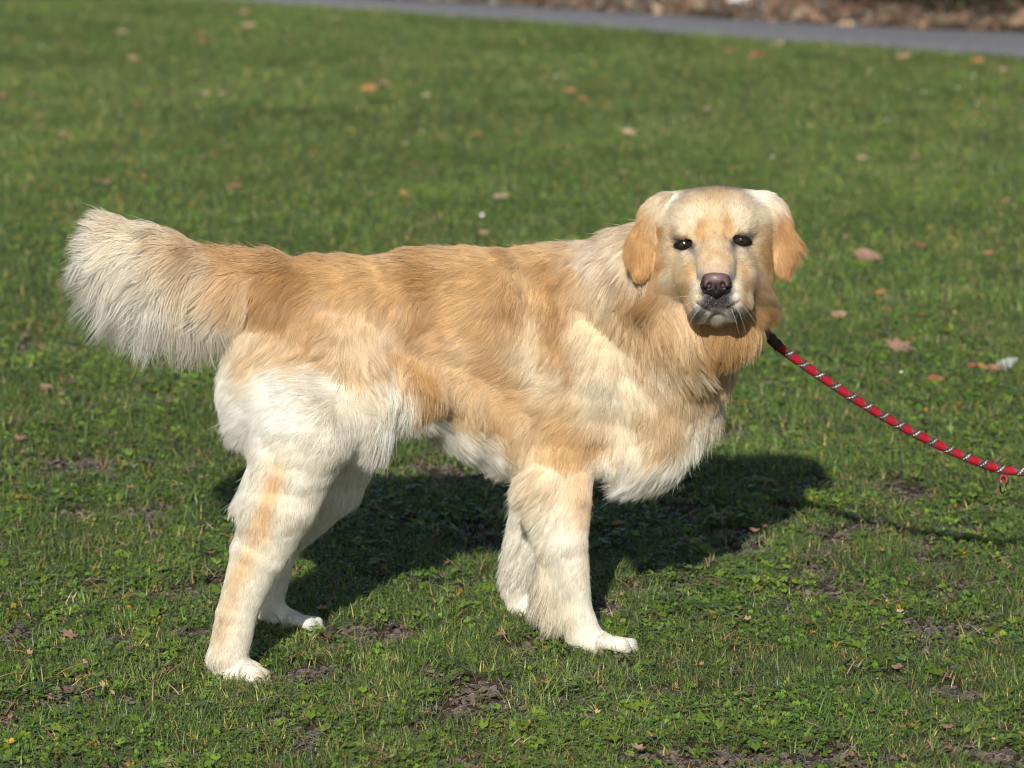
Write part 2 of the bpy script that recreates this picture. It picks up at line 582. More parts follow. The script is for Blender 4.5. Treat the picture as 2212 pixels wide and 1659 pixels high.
scatter('low_weeds', 'small round and lobed bright green weed leaves growing between the grass', 'ground cover', np.stack([x, y, terrain(x, y) + .002], 1),
        np.stack([rng.normal(0, .1, n), rng.normal(0, .1, n), rng.uniform(0, 6.283, n)], 1), rng.uniform(.5, 1.12, n) * np.where(y > 1.5, 1.2, 1), rng.integers(0, 10, n), tint, VARS['weed'])

x, y = region_points(9000, -1.25, 2.4)
s = soilness(x, y)
k = rng.random(len(x)) < s * .6 + .012
x, y = x[k], y[k]; n = len(x)
tint = np.array([.150, .102, .072]) * rng.uniform(.2, .95, (n, 1))
scatter('soil_crumbs', 'crumbs and clods of dry brown earth on the bare patches of the lawn', 'soil', np.stack([x, y, terrain(x, y) - .003], 1),
        np.stack([rng.normal(0, .3, n), rng.normal(0, .3, n), rng.uniform(0, 6.283, n)], 1), rng.uniform(.3, .95, n), rng.integers(0, 5, n), tint, VARS['crumb'])

x, y = region_points(420, -1.25, 2.6); x2, y2 = region_points(90, 2.6, 9)
x = np.concatenate([x, x2]); y = np.concatenate([y, y2]); n = len(x)
pal = np.array([[.42, .27, .14], [.33, .19, .11], [.26, .15, .09], [.52, .40, .22]])
tint = pal[rng.integers(0, 4, n)] * rng.uniform(.5, 1.1, (n, 1))
scatter('dead_straw', 'dead tan straws and leaf shreds lying in the grass', 'dead grass', np.stack([x, y, terrain(x, y) + .006], 1),
        np.stack([rng.normal(0, .2, n), rng.normal(0, .2, n), rng.uniform(0, 6.283, n)], 1), rng.uniform(.5, 1.25, n), rng.integers(0, 4, n), tint, VARS['straw'])

n = 34000
x = rng.uniform(-2.5, 7, n); y = y_up(x) + rng.uniform(0, 1, n) ** 1.3 * 9 + .02
pal = np.array([[.34, .22, .14], [.22, .135, .085], [.14, .085, .055], [.48, .35, .23], [.26, .155, .10]])
tint = pal[rng.integers(0, 5, n)] * rng.uniform(.5, 1.15, (n, 1)) * (.6 + .8 * vnoise2(x, y, 2.5, 91))[:, None]
scatter('leaf_litter', 'deep litter of dry brown leaves beyond the grey footpath', 'leaf litter', np.stack([x, y, terrain(x, y)], 1),
        np.stack([rng.normal(0, .4, n), rng.normal(0, .4, n), rng.uniform(0, 6.283, n)], 1), rng.uniform(.35, .95, n), rng.integers(0, 5, n), tint * np.array([.82, .80, .80]), VARS['litter'])


# ------------------------------------------------------------------ the dog: implicit surface -> one mesh
def smin(a, b, k):
    h = np.clip(0.5 + 0.5 * (b - a) / k, 0, 1)
    return b * (1 - h) + a * h - k * h * (1 - h)


class Prim:
    pass


prims = []


def cone(zone, a, ra, b, rb, k=25, sy=1.0):
    p = Prim(); p.kind = 'c'; p.zone = zone; p.a = np.array(a); p.b = np.array(b); p.ra = ra * S; p.rb = rb * S; p.k = k * S; p.sy = sy
    prims.append(p); return p


def ell(zone, c, r, k=15, tilt=0.0, yaw=0.0, cut=False):
    """ellipsoid facing the viewer's side: r = (right, up, depth), tilt degrees clockwise in the picture, yaw about up"""
    p = Prim(); p.kind = 'e'; p.zone = zone; p.c = np.array(c); p.r = np.array(r) * S; p.k = k * S; p.cut = cut
    t = math.radians(tilt); w = math.radians(yaw)
    R0 = np.stack([RT, UPV, -FW])               # rows: right, up, towards viewer
    Rz = np.array([[math.cos(t), -math.sin(t), 0], [math.sin(t), math.cos(t), 0], [0, 0, 1]])
    Ry = np.array([[math.cos(w), 0, math.sin(w)], [0, 1, 0], [-math.sin(w), 0, math.cos(w)]])
    p.R = Ry @ Rz @ R0
    prims.append(p); return p


def eval_prims(pr, X, want_zone=False):
    d = np.full(len(X), 9.0); best = np.full(len(X), 9.0); zid = np.zeros(len(X), int)
    for i, p in enumerate(pr):
        if p.kind == 'c':
            sc_ = np.array([1, p.sy, 1.0])
            a = p.a * sc_; b = p.b * sc_; Q = X * sc_
            ab = b - a
            t = np.clip(((Q - a) @ ab) / max(ab @ ab, 1e-9), 0, 1)
            q = np.linalg.norm(Q - a - t[:, None] * ab, axis=1) - (p.ra + (p.rb - p.ra) * t)
            if p.sy != 1: q = q / (0.5 + 0.5 * p.sy)
        else:
            L = (X - p.c) @ p.R.T
            k0 = np.linalg.norm(L / p.r, axis=1); k1 = np.linalg.norm(L / (p.r * p.r), axis=1)
            q = k0 * (k0 - 1) / np.maximum(k1, 1e-6)
        if p.kind == 'e' and p.cut:
            d = -smin(-d, q, p.k)
        else:
            m = q < best
            best = np.where(m, q, best); zid = np.where(m, i, zid)
            d = smin(d, q, p.k)
    return (d, zid) if want_zone else d


def surface_nets(pr, h, lo, hi, extra=None, coarse=4):
    lo = np.array(lo); n = (np.ceil((np.array(hi) - lo) / (h * coarse)).astype(int))
    cx = [lo[i] + (np.arange(n[i]) + .5) * h * coarse for i in range(3)]
    C = np.stack(np.meshgrid(*cx, indexing='ij'), -1).reshape(-1, 3)
    dc = eval_prims(pr, C)
    act = (np.abs(dc) < h * coarse * 1.6).reshape(n)
    sgn = np.where(dc < 0, -1.0, 1.0).reshape(n)
    D = np.repeat(np.repeat(np.repeat(sgn, coarse, 0), coarse, 1), coarse, 2).astype(np.float32)
    A = np.repeat(np.repeat(np.repeat(act, coarse, 0), coarse, 1), coarse, 2)
    ii = np.argwhere(A)
    Pp = lo + (ii + .5) * h
    d = np.empty(len(ii))
    for s in range(0, len(ii), 400000):
        d[s:s + 400000] = eval_prims(pr, Pp[s:s + 400000])
    if extra is not None: d = d + extra(Pp)
    D[ii[:, 0], ii[:, 1], ii[:, 2]] = d
    inside = D < 0
    # cells crossing
    s8 = np.zeros(np.array(D.shape) - 1, np.int8)
    for dx in (0, 1):
        for dy in (0, 1):
            for dz in (0, 1):
                s8 += inside[dx:D.shape[0] - 1 + dx, dy:D.shape[1] - 1 + dy, dz:D.shape[2] - 1 + dz]
    cells = np.argwhere((s8 > 0) & (s8 < 8))
    acc = np.zeros((len(cells), 3)); cnt = np.zeros(len(cells))
    corners = [(a, b_, c) for a in (0, 1) for b_ in (0, 1) for c in (0, 1)]
    val = {c: D[cells[:, 0] + c[0], cells[:, 1] + c[1], cells[:, 2] + c[2]] for c in corners}
    for c in corners:
        for ax_ in range(3):
            if c[ax_] == 0:
                e = list(c); e[ax_] = 1; e = tuple(e)
                a, b_ = val[c], val[e]
                m = (a < 0) != (b_ < 0)
                t = np.where(m, a / np.where(m, a - b_, 1), 0)
                pt = np.tile(np.array(c, float), (len(cells), 1)); pt[:, ax_] += t
                acc += pt * m[:, None]; cnt += m
    verts = lo + (cells + acc / cnt[:, None] + .5) * h
    vid = -np.ones(s8.shape, np.int64); vid[cells[:, 0], cells[:, 1], cells[:, 2]] = np.arange(len(cells))
    faces = []
    for ax_ in range(3):
        sl0 = [slice(1, -1)] * 3; sl1 = [slice(1, -1)] * 3
        sl0[ax_] = slice(0, -1); sl1[ax_] = slice(1, None)
        m = inside[tuple(sl0)] != inside[tuple(sl1)]
        e = np.argwhere(m)
        for a_ in range(3):
            if a_ != ax_: e[:, a_] += 1
        u_, v_ = [(1, 2), (2, 0), (0, 1)][ax_]
        o1 = np.zeros(3, int); o1[u_] = 1; o2 = np.zeros(3, int); o2[v_] = 1
        g = lambda q: vid[q[:, 0], q[:, 1], q[:, 2]]
        quad = np.stack([g(e), g(e - o1), g(e - o1 - o2), g(e - o2)], 1)
        ins = inside[e[:, 0], e[:, 1], e[:, 2]]
        quad = np.where(ins[:, None], quad[:, ::-1], quad)
        quad = quad[(quad >= 0).all(1)]
        faces.append(quad)
    faces = np.concatenate(faces)
    # outward orientation check
    return verts, faces[:, ::-1]


# depth of the body axis along the dog (rear nearer the viewer, front farther)
def yc(u):
    return -0.05 + (u - 560) * (0.15 / 690)


gHN = G(515, 1470); gFN = G(1290, 1408); gHF = G(625, 1362); gFF = G(1135, 1333)
yHN, yFN, yHF, yFF = gHN[1], gFN[1], gHF[1], gFF[1]
B = lambda u, v, dy=0.0: P(u, v, yc(u) + dy)
YH = -0.075                                   # head plane
HC = P(1545, 540, YH)


def H(u, v, dep=0.0):
    """point on the head: picture position at the head plane, dep units nearer the viewer"""
    p = P(u, v, YH)
    return p - ray(u, v) * dep * S


# torso
cone('body', B(600, 655), 100, B(760, 680), 128, 40, 1.25)
cone('body', B(760, 680), 128, B(1000, 700), 162, 10, 1.30)
cone('body', B(1000, 700), 162, B(1180, 735), 203, 12, 1.40)
cone('body', B(1180, 735), 205, B(1310, 755), 192, 14, 1.35)
ell('body', P(885, 850, -.05), (76, 50, 60), 55)
cone('body', B(1290, 690), 152, P(1440, 610, .03), 110, 75, 1.1)
cone('body', P(1380, 620, .03), 116, H(1540, 560, -40), 92, 50)
cone('body', B(1330, 800), 150, P(1400, 830, .05), 135, 40, 1.15)
ell('body', P(1430, 800, .05), (95, 130, 110), 40)
ell('body', P(1432, 890, .055), (96, 112, 105), 55)
ell('body', P(1372, 975, .045), (86, 62, 85), 60)
cone('body', P(1440, 750, .02), 100, H(1530, 690, -10), 80, 45)
cone('body', H(1480, 690, 0), 62, H(1580, 690, 0), 50, 40)
ell('body', P(1490, 770, .02), (78, 80, 80), 45)
# shoulder and near foreleg
cone('body', B(1260, 790, -.065), 110, B(1215, 985, -.06), 74, 40)
cone('leg', B(1215, 985, -.06), 74, P(1222, 1170, yFN), 48, 12)
cone('leg', P(1222, 1170, yFN), 48, P(1243, 1310, yFN), 34, 5)
cone('leg', P(1168, 1050, yFN + .012), 44, P(1214, 1325, yFN + .006), 20, 22)
cone('leg', P(1243, 1310, yFN), 34, P(1262, 1370, yFN), 34, 4)
# far foreleg
yff = yFF - .0
cone('far', B(1200, 960, .09), 70, P(1150, 1160, yff), 42, 25)
cone('far', P(1150, 1160, yff), 42, P(1118, 1270, yff), 30, 5)
cone('far', P(1118, 1270, yff), 30, P(1125, 1305, yff), 28, 4)
# near thigh, shank
ell('thigh', P(655, 835, yc(655) - .052), (178, 180, 96), 45, tilt=-6)
ell('thigh', P(760, 870, yc(720) - .060), (95, 110, 85), 35, tilt=10)
cone('thigh', P(650, 940, yHN + .02), 110, P(604, 1085, yHN), 75, 40)
cone('leg', P(604, 1085, yHN), 75, P(560, 1190, yHN), 55, 20)
cone('leg', P(560, 1190, yHN), 55, P(514, 1320, yHN), 42, 5)
cone('leg', P(514, 1320, yHN), 42, P(494, 1415, yHN), 41, 4)
ell('leg', P(528, 1185, yHN), (20, 30, 18), 15)
cone('leg', P(645, 1060, yHN), 50, P(580, 1195, yHN), 42, 16)
# far hind leg
yhf = yHF
cone('far', B(740, 880, .09), 110, P(715, 1040, yhf - .02), 66, 30)
cone('far', P(715, 1040, yhf - .02), 66, P(600, 1180, yhf), 42, 8)
cone('far', P(600, 1180, yhf), 42, P(582, 1310, yhf), 28, 5)
# flank, belly
cone('body', B(860, 790, -.03), 66, B(1000, 850, -.02), 70, 35)
cone('body', B(900, 800, .0), 80, B(1120, 900, .0), 100, 35, 1.2)
# tail
YT = yc(560) + .01
for (a, ra, b_, rb) in [((600, 610), 62, (520, 600), 52), ((520, 600), 52, (440, 585), 46), ((440, 585), 46, (345, 558), 44), ((345, 558), 44, (268, 532), 36)]:
    cone('tail', P(a[0], a[1], YT - (600 - a[0]) * .00008), ra, P(b_[0], b_[1], YT - (600 - b_[0]) * .00008), rb, 8)


def paw(zone, u, v, y, du, k=1.0):
    """a dog's foot pointing right: pad mass and four toes"""
    g = P(u, v, y)
    ell(zone, P(u + 8 * k, v - 22 * k, y), (40 * k, 26 * k, 34 * k), 12)
    for i, oy in enumerate((-39, -13, 13, 38)):
        reach = du * (1.0 if i in (1, 2) else .82)
        cone(zone, P(u + 22 * k, v - 26 * k, y + oy * S), 14 * k, P(u + reach - 10 * k, v - 17 * k, y + oy * 1.2 * S), 14.5 * k, 3)
        cone(zone, P(u + reach - 10 * k, v - 17 * k, y + oy * 1.2 * S), 14 * k, P(u + reach, v - 9 * k, y + oy * 1.2 * S), 9 * k, 4)
    ell(zone, P(u - 12 * k, v - 15 * k, y), (24 * k, 14 * k, 24 * k), 10)


paw('paw', 505, 1484, yHN, 70, 1.32)
paw('paw', 1278, 1412, yFN, 92, 1.05)
paw('farpaw', 610, 1362, yhf, 76, .95)
paw('farpaw', 1130, 1335, yff, 70, .9)
cone('paw', P(492, 1415, yHN), 36, P(505, 1455, yHN), 30, 12)
cone('paw', P(1262, 1370, yFN), 32, P(1285, 1392, yFN), 28, 12)
cone('farpaw', P(582, 1310, yhf), 28, P(620, 1342, yhf), 24, 12)
cone('farpaw', P(1125, 1300, yff), 28, P(1130, 1320, yff), 24, 12)

# head
ell('head', H(1543, 503, -5), (116, 96, 105), 20)
ell('head', H(1474, 478, -5), (54, 46, 66), 38, tilt=-22)
ell('head', H(1612, 474, -5), (54, 46, 66), 38, tilt=22)
ell('head', H(1543, 475, 48), (78, 52, 58), 35)
ell('head', H(1491, 497, 78), (34, 21, 26), 16, tilt=-14)
ell('head', H(1592, 490, 78), (34, 21, 26), 16, tilt=16)
ell('head', H(1474, 580, 6), (58, 72, 78), 30)
ell('head', H(1614, 576, 6), (54, 72, 78), 30)
cone('head', H(1545, 515, 62), 46, H(1547, 588, 174), 37, 26)
cone('head', H(1548, 592, 176), 31, H(1549, 640, 160), 33, 14)
ell('head', H(1518, 641, 140), (36, 53, 58), 12, tilt=10)
ell('head', H(1580, 638, 140), (36, 53, 58), 12, tilt=-10)
ell('head', H(1503, 592, 78), (44, 54, 66), 26)
ell('head', H(1591, 588, 78), (44, 54, 66), 26)
ell('head', H(1549, 678, 128), (27, 15, 32), 8)
cone('head', H(1548, 655, 110), 40, H(1546, 640, 20), 66, 24)
# loose fur under the cheeks
ell('head', H(1452, 628, -26), (40, 48, 56), 34, tilt=10)
ell('head', H(1622, 620, -30), (32, 46, 50), 34, tilt=-10)


def surf_dep(u, v):
    """how far the finished head reaches towards the viewer at this place"""
    dd = np.arange(260, -60, -1.0)
    X = np.array([H(u, v, q) for q in dd])
    d_ = eval_prims([p for p in prims if not (p.kind == 'e' and p.cut)], X)
    k_ = np.argmax(d_ < 0)
    return dd[k_]


EL = (1479, 527); ER = (1600, 519)
dL = surf_dep(*EL); dR = surf_dep(*ER)
dE = max(dL, dR)
for (u_, v_, t_) in ((1514, 500, -8), (1571, 494, 8)):
    ell('head', H(u_, v_, surf_dep(u_, v_) + 3), (4, 22, 6), 6, tilt=t_, cut=True)
ell('head', H(1545, 470, surf_dep(1545, 470) + 3), (4, 32, 6), 8, cut=True)
EYE_L = H(EL[0], EL[1], dL - 17); EYE_R = H(ER[0], ER[1], dR - 17)
ell('head', H(EL[0], EL[1], dL + 3), (19, 11, 17), 5, tilt=-6, cut=True)
ell('head', H(ER[0], ER[1], dR + 3), (19, 11, 17), 5, tilt=8, cut=True)
dM = surf_dep(1549, 657); dF = surf_dep(1522, 668)
ell('head', H(1523, 667, dF), (25, 3.0, 14), 4, tilt=38, cut=True)
ell('head', H(1576, 665, dF), (25, 3.0, 14), 4, tilt=-38, cut=True)
ell('head', H(1548, 643, dM + 2), (2.2, 12, 8), 3, cut=True)
# ears
for s_, pts_ in ((-1, [(1438, 448, 2, 26, 26, 36), (1408, 476, 8, 32, 40, 26), (1385, 528, 16, 36, 50, 9), (1386, 577, 18, 24, 31, 9)]),
               (1, [(1650, 446, 2, 26, 26, 36), (1676, 474, 8, 30, 40, 26), (1690, 520, 12, 34, 42, 12), (1684, 562, 14, 24, 40, 12)])):
    for (u, v, dd, rx, ry, kk) in pts_:
        ell('ear', H(u, v, dd), (rx, ry, 11), kk, tilt=(18 if s_ < 0 else -18), yaw=(-28 if s_ < 0 else 28))

allp = np.array([p.a for p in prims if p.kind == 'c'] + [p.c for p in prims if p.kind == 'e'])
lo = allp.min(0) - .17; hi = allp.max(0) + .17
lo[2] = max(lo[2], -.03)


def lumps(X):
    """soft folds of the coat"""
    hd = np.clip((np.linalg.norm(X - HC, axis=1) - .13) / .05, 0, 1)
    low = np.clip((X[:, 2] - .12) / .15, 0, 1)
    return (smooth_noise(X * np.array([1, .6, .7]), 26, 11, 2) * .0045 + smooth_noise(X, 70, 12, 2) * .0018) * hd * low


BV, BF = surface_nets(prims, .0030, lo, hi, lumps)


def relax(Vt, Ft, it):
    e = np.concatenate([Ft[:, [0, 1]], Ft[:, [1, 2]], Ft[:, [2, 3]], Ft[:, [3, 0]]])
    e = np.concatenate([e, e[:, ::-1]])
    deg = np.bincount(e[:, 0], minlength=len(Vt))[:, None]
    for _ in range(it):
        s = np.stack([np.bincount(e[:, 0], Vt[e[:, 1], k], minlength=len(Vt)) for k in range(3)], 1)
        Vt = Vt * .5 + .5 * s / np.maximum(deg, 1)
    return Vt


BV = relax(BV, BF, 2)
# keep only the part the quads really use and find normals
def normals(Vt, Ft):
    a = Vt[Ft[:, 2]] - Vt[Ft[:, 0]]; b_ = Vt[Ft[:, 3]] - Vt[Ft[:, 1]]
    fn = np.cross(a, b_)
    n_ = np.zeros_like(Vt)
    for k in range(4): 
        for j in range(3): n_[:, j] += np.bincount(Ft[:, k], fn[:, j], minlength=len(Vt))
    return n_ / np.maximum(np.linalg.norm(n_, axis=1, keepdims=True), 1e-12), fn


BN, FN = normals(BV, BF)
cen = BV.mean(0)
if np.sum(FN * (BV[BF[:, 0]] - cen)) < 0:
    BF = BF[:, ::-1]; BN, FN = normals(BV, BF)
_, ZI = eval_prims(prims, BV, True)
ZN = ['body', 'leg', 'thigh', 'paw', 'tail', 'head', 'ear', 'far', 'farpaw']
pz = np.array([ZN.index(p.zone) for p in prims])
VZ = pz[ZI]
bvh = BVHTree.FromPolygons([tuple(v) for v in BV], [tuple(map(int, f)) for f in BF])

# ---- coat colours
W_ = (.84, .77, .64); WW = (.88, .84, .75); C_ = (.79, .665, .475); L_ = (.74, .53, .30); G_ = (.66, .41, .19); D_ = (.46, .255, .10); DD = (.32, .16, .06); BR = (.52, .40, .28)
K_ = (.03, .027, .03); GR = (.27, .25, .24); CH = (.50, .46, .40); SW = (.78, .66, .475); SH = (.73, .585, .38)
# guides: u, v, angle in the picture (0 right, 90 down), length mm, lift, colour, direction weight, wave, zone group
GB = [
    # back line
    (610, 560, 200, 32, .25, D_), (700, 560, 178, 26, .12, D_), (820, 548, 176, 26, .12, G_), (925, 528, 190, 40, .55, D_), (990, 530, 185, 38, .4, G_), (1060, 545, 178, 26, .12, G_), (1150, 535, 175, 30, .15, G_),
    (1210, 512, 175, 42, .35, W_), (1280, 510, 170, 42, .35, W_), (1335, 495, 150, 40, .35, L_),
    # upper flank
    (560, 620, 130, 40, .2, D_), (640, 620, 140, 34, .15, D_), (740, 620, 150, 26, .1, G_), (860, 610, 145, 26, .1, G_), (980, 600, 150, 28, .1, G_), (1070, 600, 140, 28, .1, G_), (1110, 590, 92, 40, .2, L_), (1180, 600, 120, 34, .15, G_), (1240, 590, 120, 36, .2, D_), (1290, 580, 110, 36, .2, G_),
    # mid flank
    (590, 700, 135, 38, .2, D_), (680, 700, 120, 28, .1, G_), (780, 700, 105, 26, .1, L_), (860, 690, 130, 28, .1, L_), (905, 680, 110, 34, .25, D_), (960, 700, 142, 26, .08, G_), (1050, 700, 140, 26, .08, G_), (1105, 640, 100, 34, .3, D_), (1140, 690, 95, 30, .12, L_), (1150, 770, 95, 28, .1, SW), (1205, 660, 95, 36, .2, D_), (1215, 740, 95, 34, .2, D_),
    (1265, 690, 95, 34, .12, SH), (1310, 630, 100, 36, .15, SH), (1300, 740, 95, 32, .12, SH), (1290, 780, 95, 30, .12, SH), (1250, 790, 100, 28, .1, C_), (1310, 830, 100, 28, .1, W_),
    # low flank
    (560, 740, 120, 40, .2, C_), (610, 770, 150, 34, .15, L_), (650, 740, 30, 34, .2, D_), (700, 760, 120, 30, .1, L_), (760, 795, 40, 34, .15, L_), (820, 790, 50, 34, .15, G_), (870, 830, 80, 36, .15, L_), (880, 780, 100, 36, .2, G_), (930, 830, 80, 40, .25, D_), (1000, 800, 150, 28, .1, L_), (1060, 790, 150, 28, .1, G_), (1100, 860, 160, 28, .1, G_),
    (1180, 830, 150, 26, .1, C_), (1200, 900, 140, 26, .12, L_), (1280, 870, 130, 26, .1, C_), (980, 880, 60, 40, .25, L_), (1050, 920, 60, 40, .2, G_), (1090, 950, 80, 36, .2, L_),
    (880, 885, 75, 52, .35, WW), (930, 900, 65, 60, .4, WW), (980, 930, 60, 62, .4, WW), (1040, 955, 55, 58, .35, WW), (1080, 985, 70, 50, .3, W_),
    # shoulder, upper arm
    (1250, 930, 120, 26, .15, G_), (1290, 960, 110, 26, .12, G_), (1220, 1000, 100, 28, .2, G_), (1160, 960, 110, 32, .2, L_), (1130, 1000, 140, 50, .35, C_), (1260, 1050, 95, 24, .12, G_),
    # chest
    (1350, 800, 95, 30, .12, C_), (1340, 880, 100, 30, .12, SW), (1390, 720, 95, 45, .25, L_), (1370, 650, 110, 44, .25, L_), (1400, 790, 80, 50, .25, C_), (1450, 800, 85, 55, .3, L_), (1500, 800, 75, 55, .3, L_), (1530, 870, 70, 50, .35, C_), (1470, 880, 100, 50, .3, L_), (1400, 900, 110, 40, .2, L_), (1350, 960, 120, 34, .2, C_),
    (1440, 950, 110, 48, .3, L_), (1490, 940, 60, 50, .3, W_), (1380, 1020, 125, 56, .35, WW), (1440, 990, 120, 50, .35, WW), (1340, 1045, 70, 52, .3, WW), (1320, 1010, 110, 36, .2, W_), (1300, 1060, 60, 50, .3, WW), (1500, 960, 110, 40, .3, WW),
    # neck and ruff
    (1330, 560, 130, 40, .2, L_), (1340, 600, 110, 40, .2, C_), (1350, 690, 95, 40, .3, L_), (1372, 672, 60, 46, .4, DD), (1395, 640, 150, 40, .4, DD), (1385, 700, 50, 55, .4, D_), (1420, 690, 20, 60, .3, G_), (1450, 690, 70, 60, .35, L_), (1440, 650, 10, 55, .25, L_), (1420, 640, 60, 50, .3, DD), (1460, 740, 80, 55, .3, L_), (1500, 730, 70, 50, .3, D_), (1550, 740, 100, 45, .3, D_), (1590, 730, 80, 45, .3, D_), (1620, 690, 80, 45, .35, G_), (1490, 770, 60, 60, .35, C_), (1550, 775, 140, 45, .35, L_),  # dark gold under the chin is shade painted into the ruff
]
GT_ = [  # thigh
    (500, 780, 150, 28, .15, W_), (560, 770, 150, 34, .15, L_), (640, 775, 160, 30, .15, L_), (600, 830, 175, 28, .1, WW), (700, 830, 165, 28, .1, W_), (800, 820, 60, 36, .15, C_), (850, 850, 80, 40, .2, W_), (478, 870, 130, 30, .2, WW), (468, 950, 140, 38, .3, WW), (490, 1010, 150, 38, .3, WW), (560, 930, 145, 21, .07, WW), (620, 900, 150, 22, .07, WW),
    (680, 930, 130, 20, .06, W_), (780, 920, 100, 24, .1, W_), (840, 920, 90, 62, .4, WW), (800, 980, 105, 28, .15, W_), (600, 980, 120, 17, .05, W_), (540, 985, 130, 20, .08, W_), (690, 1010, 105, 15, .05, W_), (740, 980, 105, 18, .06, W_), (640, 1020, 110, 17, .05, W_), (590, 1040, 105, 16, .05, W_), (570, 1060, 105, 16, .05, W_), (540, 1040, 120, 26, .15, W_), (512, 1060, 160, 40, .35, W_), (650, 1080, 95, 15, .05, W_), (600, 1090, 100, 15, .05, W_), (700, 1060, 85, 20, .1, W_),
]
GL_ = [  # near legs
    (560, 1110, 100, 15, .05, W_), (585, 1140, 95, 14, .05, W_), (560, 1140, 100, 14, .05, W_), (620, 1120, 92, 14, .05, W_), (655, 1115, 85, 17, .08, W_), (530, 1125, 150, 26, .25, W_), (522, 1165, 110, 14, .1, W_), (545, 1175, 100, 13, .05, W_), (535, 1200, 100, 13, .05, W_), (508, 1235, 105, 13, .05, W_), (600, 1180, 90, 13, .08, W_), (570, 1190, 95, 13, .05, W_),
    (515, 1205, 105, 13, .08, W_), (530, 1230, 100, 13, .06, W_), (575, 1230, 95, 12, .06, W_), (505, 1260, 105, 15, .1, W_), (525, 1265, 100, 12, .06, W_), (560, 1270, 95, 12, .06, W_), (490, 1310, 115, 18, .15, W_), (515, 1310, 100, 12, .06, W_), (545, 1320, 95, 12, .06, W_), (475, 1350, 120, 20, .2, W_), (500, 1360, 105, 13, .06, W_), (530, 1370, 95, 12, .06, W_), (458, 1405, 130, 20, .2, W_), (480, 1410, 110, 14, .1, W_), (515, 1410, 95, 11, .06, W_), (550, 1440, 30, 8, .05, W_), (560, 1470, 20, 7, .05, W_), (500, 1450, 80, 10, .06, W_), (460, 1450, 120, 14, .15, W_),
    (1240, 1040, 95, 20, .1, W_), (1190, 1040, 120, 32, .15, W_), (1265, 1080, 95, 15, .08, W_), (1215, 1090, 110, 26, .1, W_), (1130, 1040, 135, 42, .32, W_), (1135, 1100, 136, 54, .4, W_), (1140, 1160, 132, 64, .42, W_), (1150, 1210, 128, 72, .46, W_), (1170, 1260, 122, 62, .45, W_), (1200, 1310, 115, 48, .45, W_), (1212, 1345, 110, 30, .3, W_), (1180, 1130, 120, 30, .12, W_), (1192, 1190, 118, 30, .12, W_), (1212, 1250, 115, 26, .12, W_),
    (1225, 1140, 105, 20, .08, W_), (1255, 1150, 95, 12, .06, W_), (1250, 1200, 95, 12, .06, W_), (1272, 1200, 92, 11, .05, W_), (1235, 1230, 98, 13, .06, W_), (1265, 1250, 92, 11, .05, W_), (1250, 1300, 90, 10, .05, W_), (1268, 1370, 60, 9, .05, W_), (1320, 1392, 15, 7, .05, W_), (1360, 1402, 10, 6, .05, W_), (1290, 1405, 60, 9, .06, W_), (1240, 1390, 110, 16, .15, W_),
]
GTL = [  # tail
    (590, 590, 190, 40, .25, D_), (530, 560, 195, 44, .35, D_), (470, 550, 190, 46, .3, D_), (400, 540, 185, 54, .35, L_), (340, 515, 195, 60, .45, C_), (285, 500, 210, 58, .5, C_), (250, 505, 210, 60, .5, W_),
    (560, 640, 120, 50, .3, G_), (500, 610, 115, 70, .3, G_), (440, 590, 120, 74, .3, C_), (380, 570, 130, 84, .3, W_), (310, 550, 150, 84, .35, W_), (245, 535, 172, 74, .4, W_), (240, 560, 150, 84, .38, W_),
    (540, 650, 100, 84, .3, C_), (480, 630, 95, 110, .35, W_), (420, 620, 95, 130, .35, W_), (360, 600, 105, 140, .35, WW), (290, 580, 118, 128, .4, WW),
]
GF = [(740, 980, 110, 34, .2, W_), (760, 1040, 100, 30, .2, WW), (600, 1250, 90, 14, .08, WW), (640, 1340, 20, 12, .08, WW), (1110, 1200, 120, 40, .4, W_), (1105, 1290, 110, 20, .2, W_), (1150, 1320, 30, 12, .08, WW)]
EA = (.55, .315, .13); EB = (.46, .245, .09)
GE = [(1432, 436, 120, 18, .15, C_), (1414, 443, 120, 20, .12, L_), (1395, 462, 118, 22, .1, EA), (1375, 490, 112, 22, .1, EB), (1352, 540, 105, 26, .14, EB), (1412, 490, 95, 16, .08, L_), (1415, 520, 95, 14, .06, L_), (1395, 520, 95, 16, .06, EA), (1385, 540, 90, 18, .06, EB), (1414, 560, 80, 12, .05, EA), (1385, 600, 85, 10, .05, EA), (1362, 580, 100, 16, .08, EB), (1385, 575, 90, 14, .05, EA),
      (1652, 432, 50, 16, .12, W_), (1668, 448, 60, 18, .12, C_), (1678, 478, 70, 20, .1, EA), (1696, 480, 60, 26, .15, EB), (1722, 515, 50, 32, .3, EB), (1702, 560, 72, 26, .15, EB), (1658, 540, 95, 12, .05, L_), (1665, 565, 95, 12, .05, EA), (1682, 600, 88, 12, .05, EA), (1690, 525, 75, 22, .08, EB), (1718, 545, 62, 30, .28, EB)]
HG = (.63, .43, .235); HL = (.71, .545, .34)
TB = (.42, .30, .19)
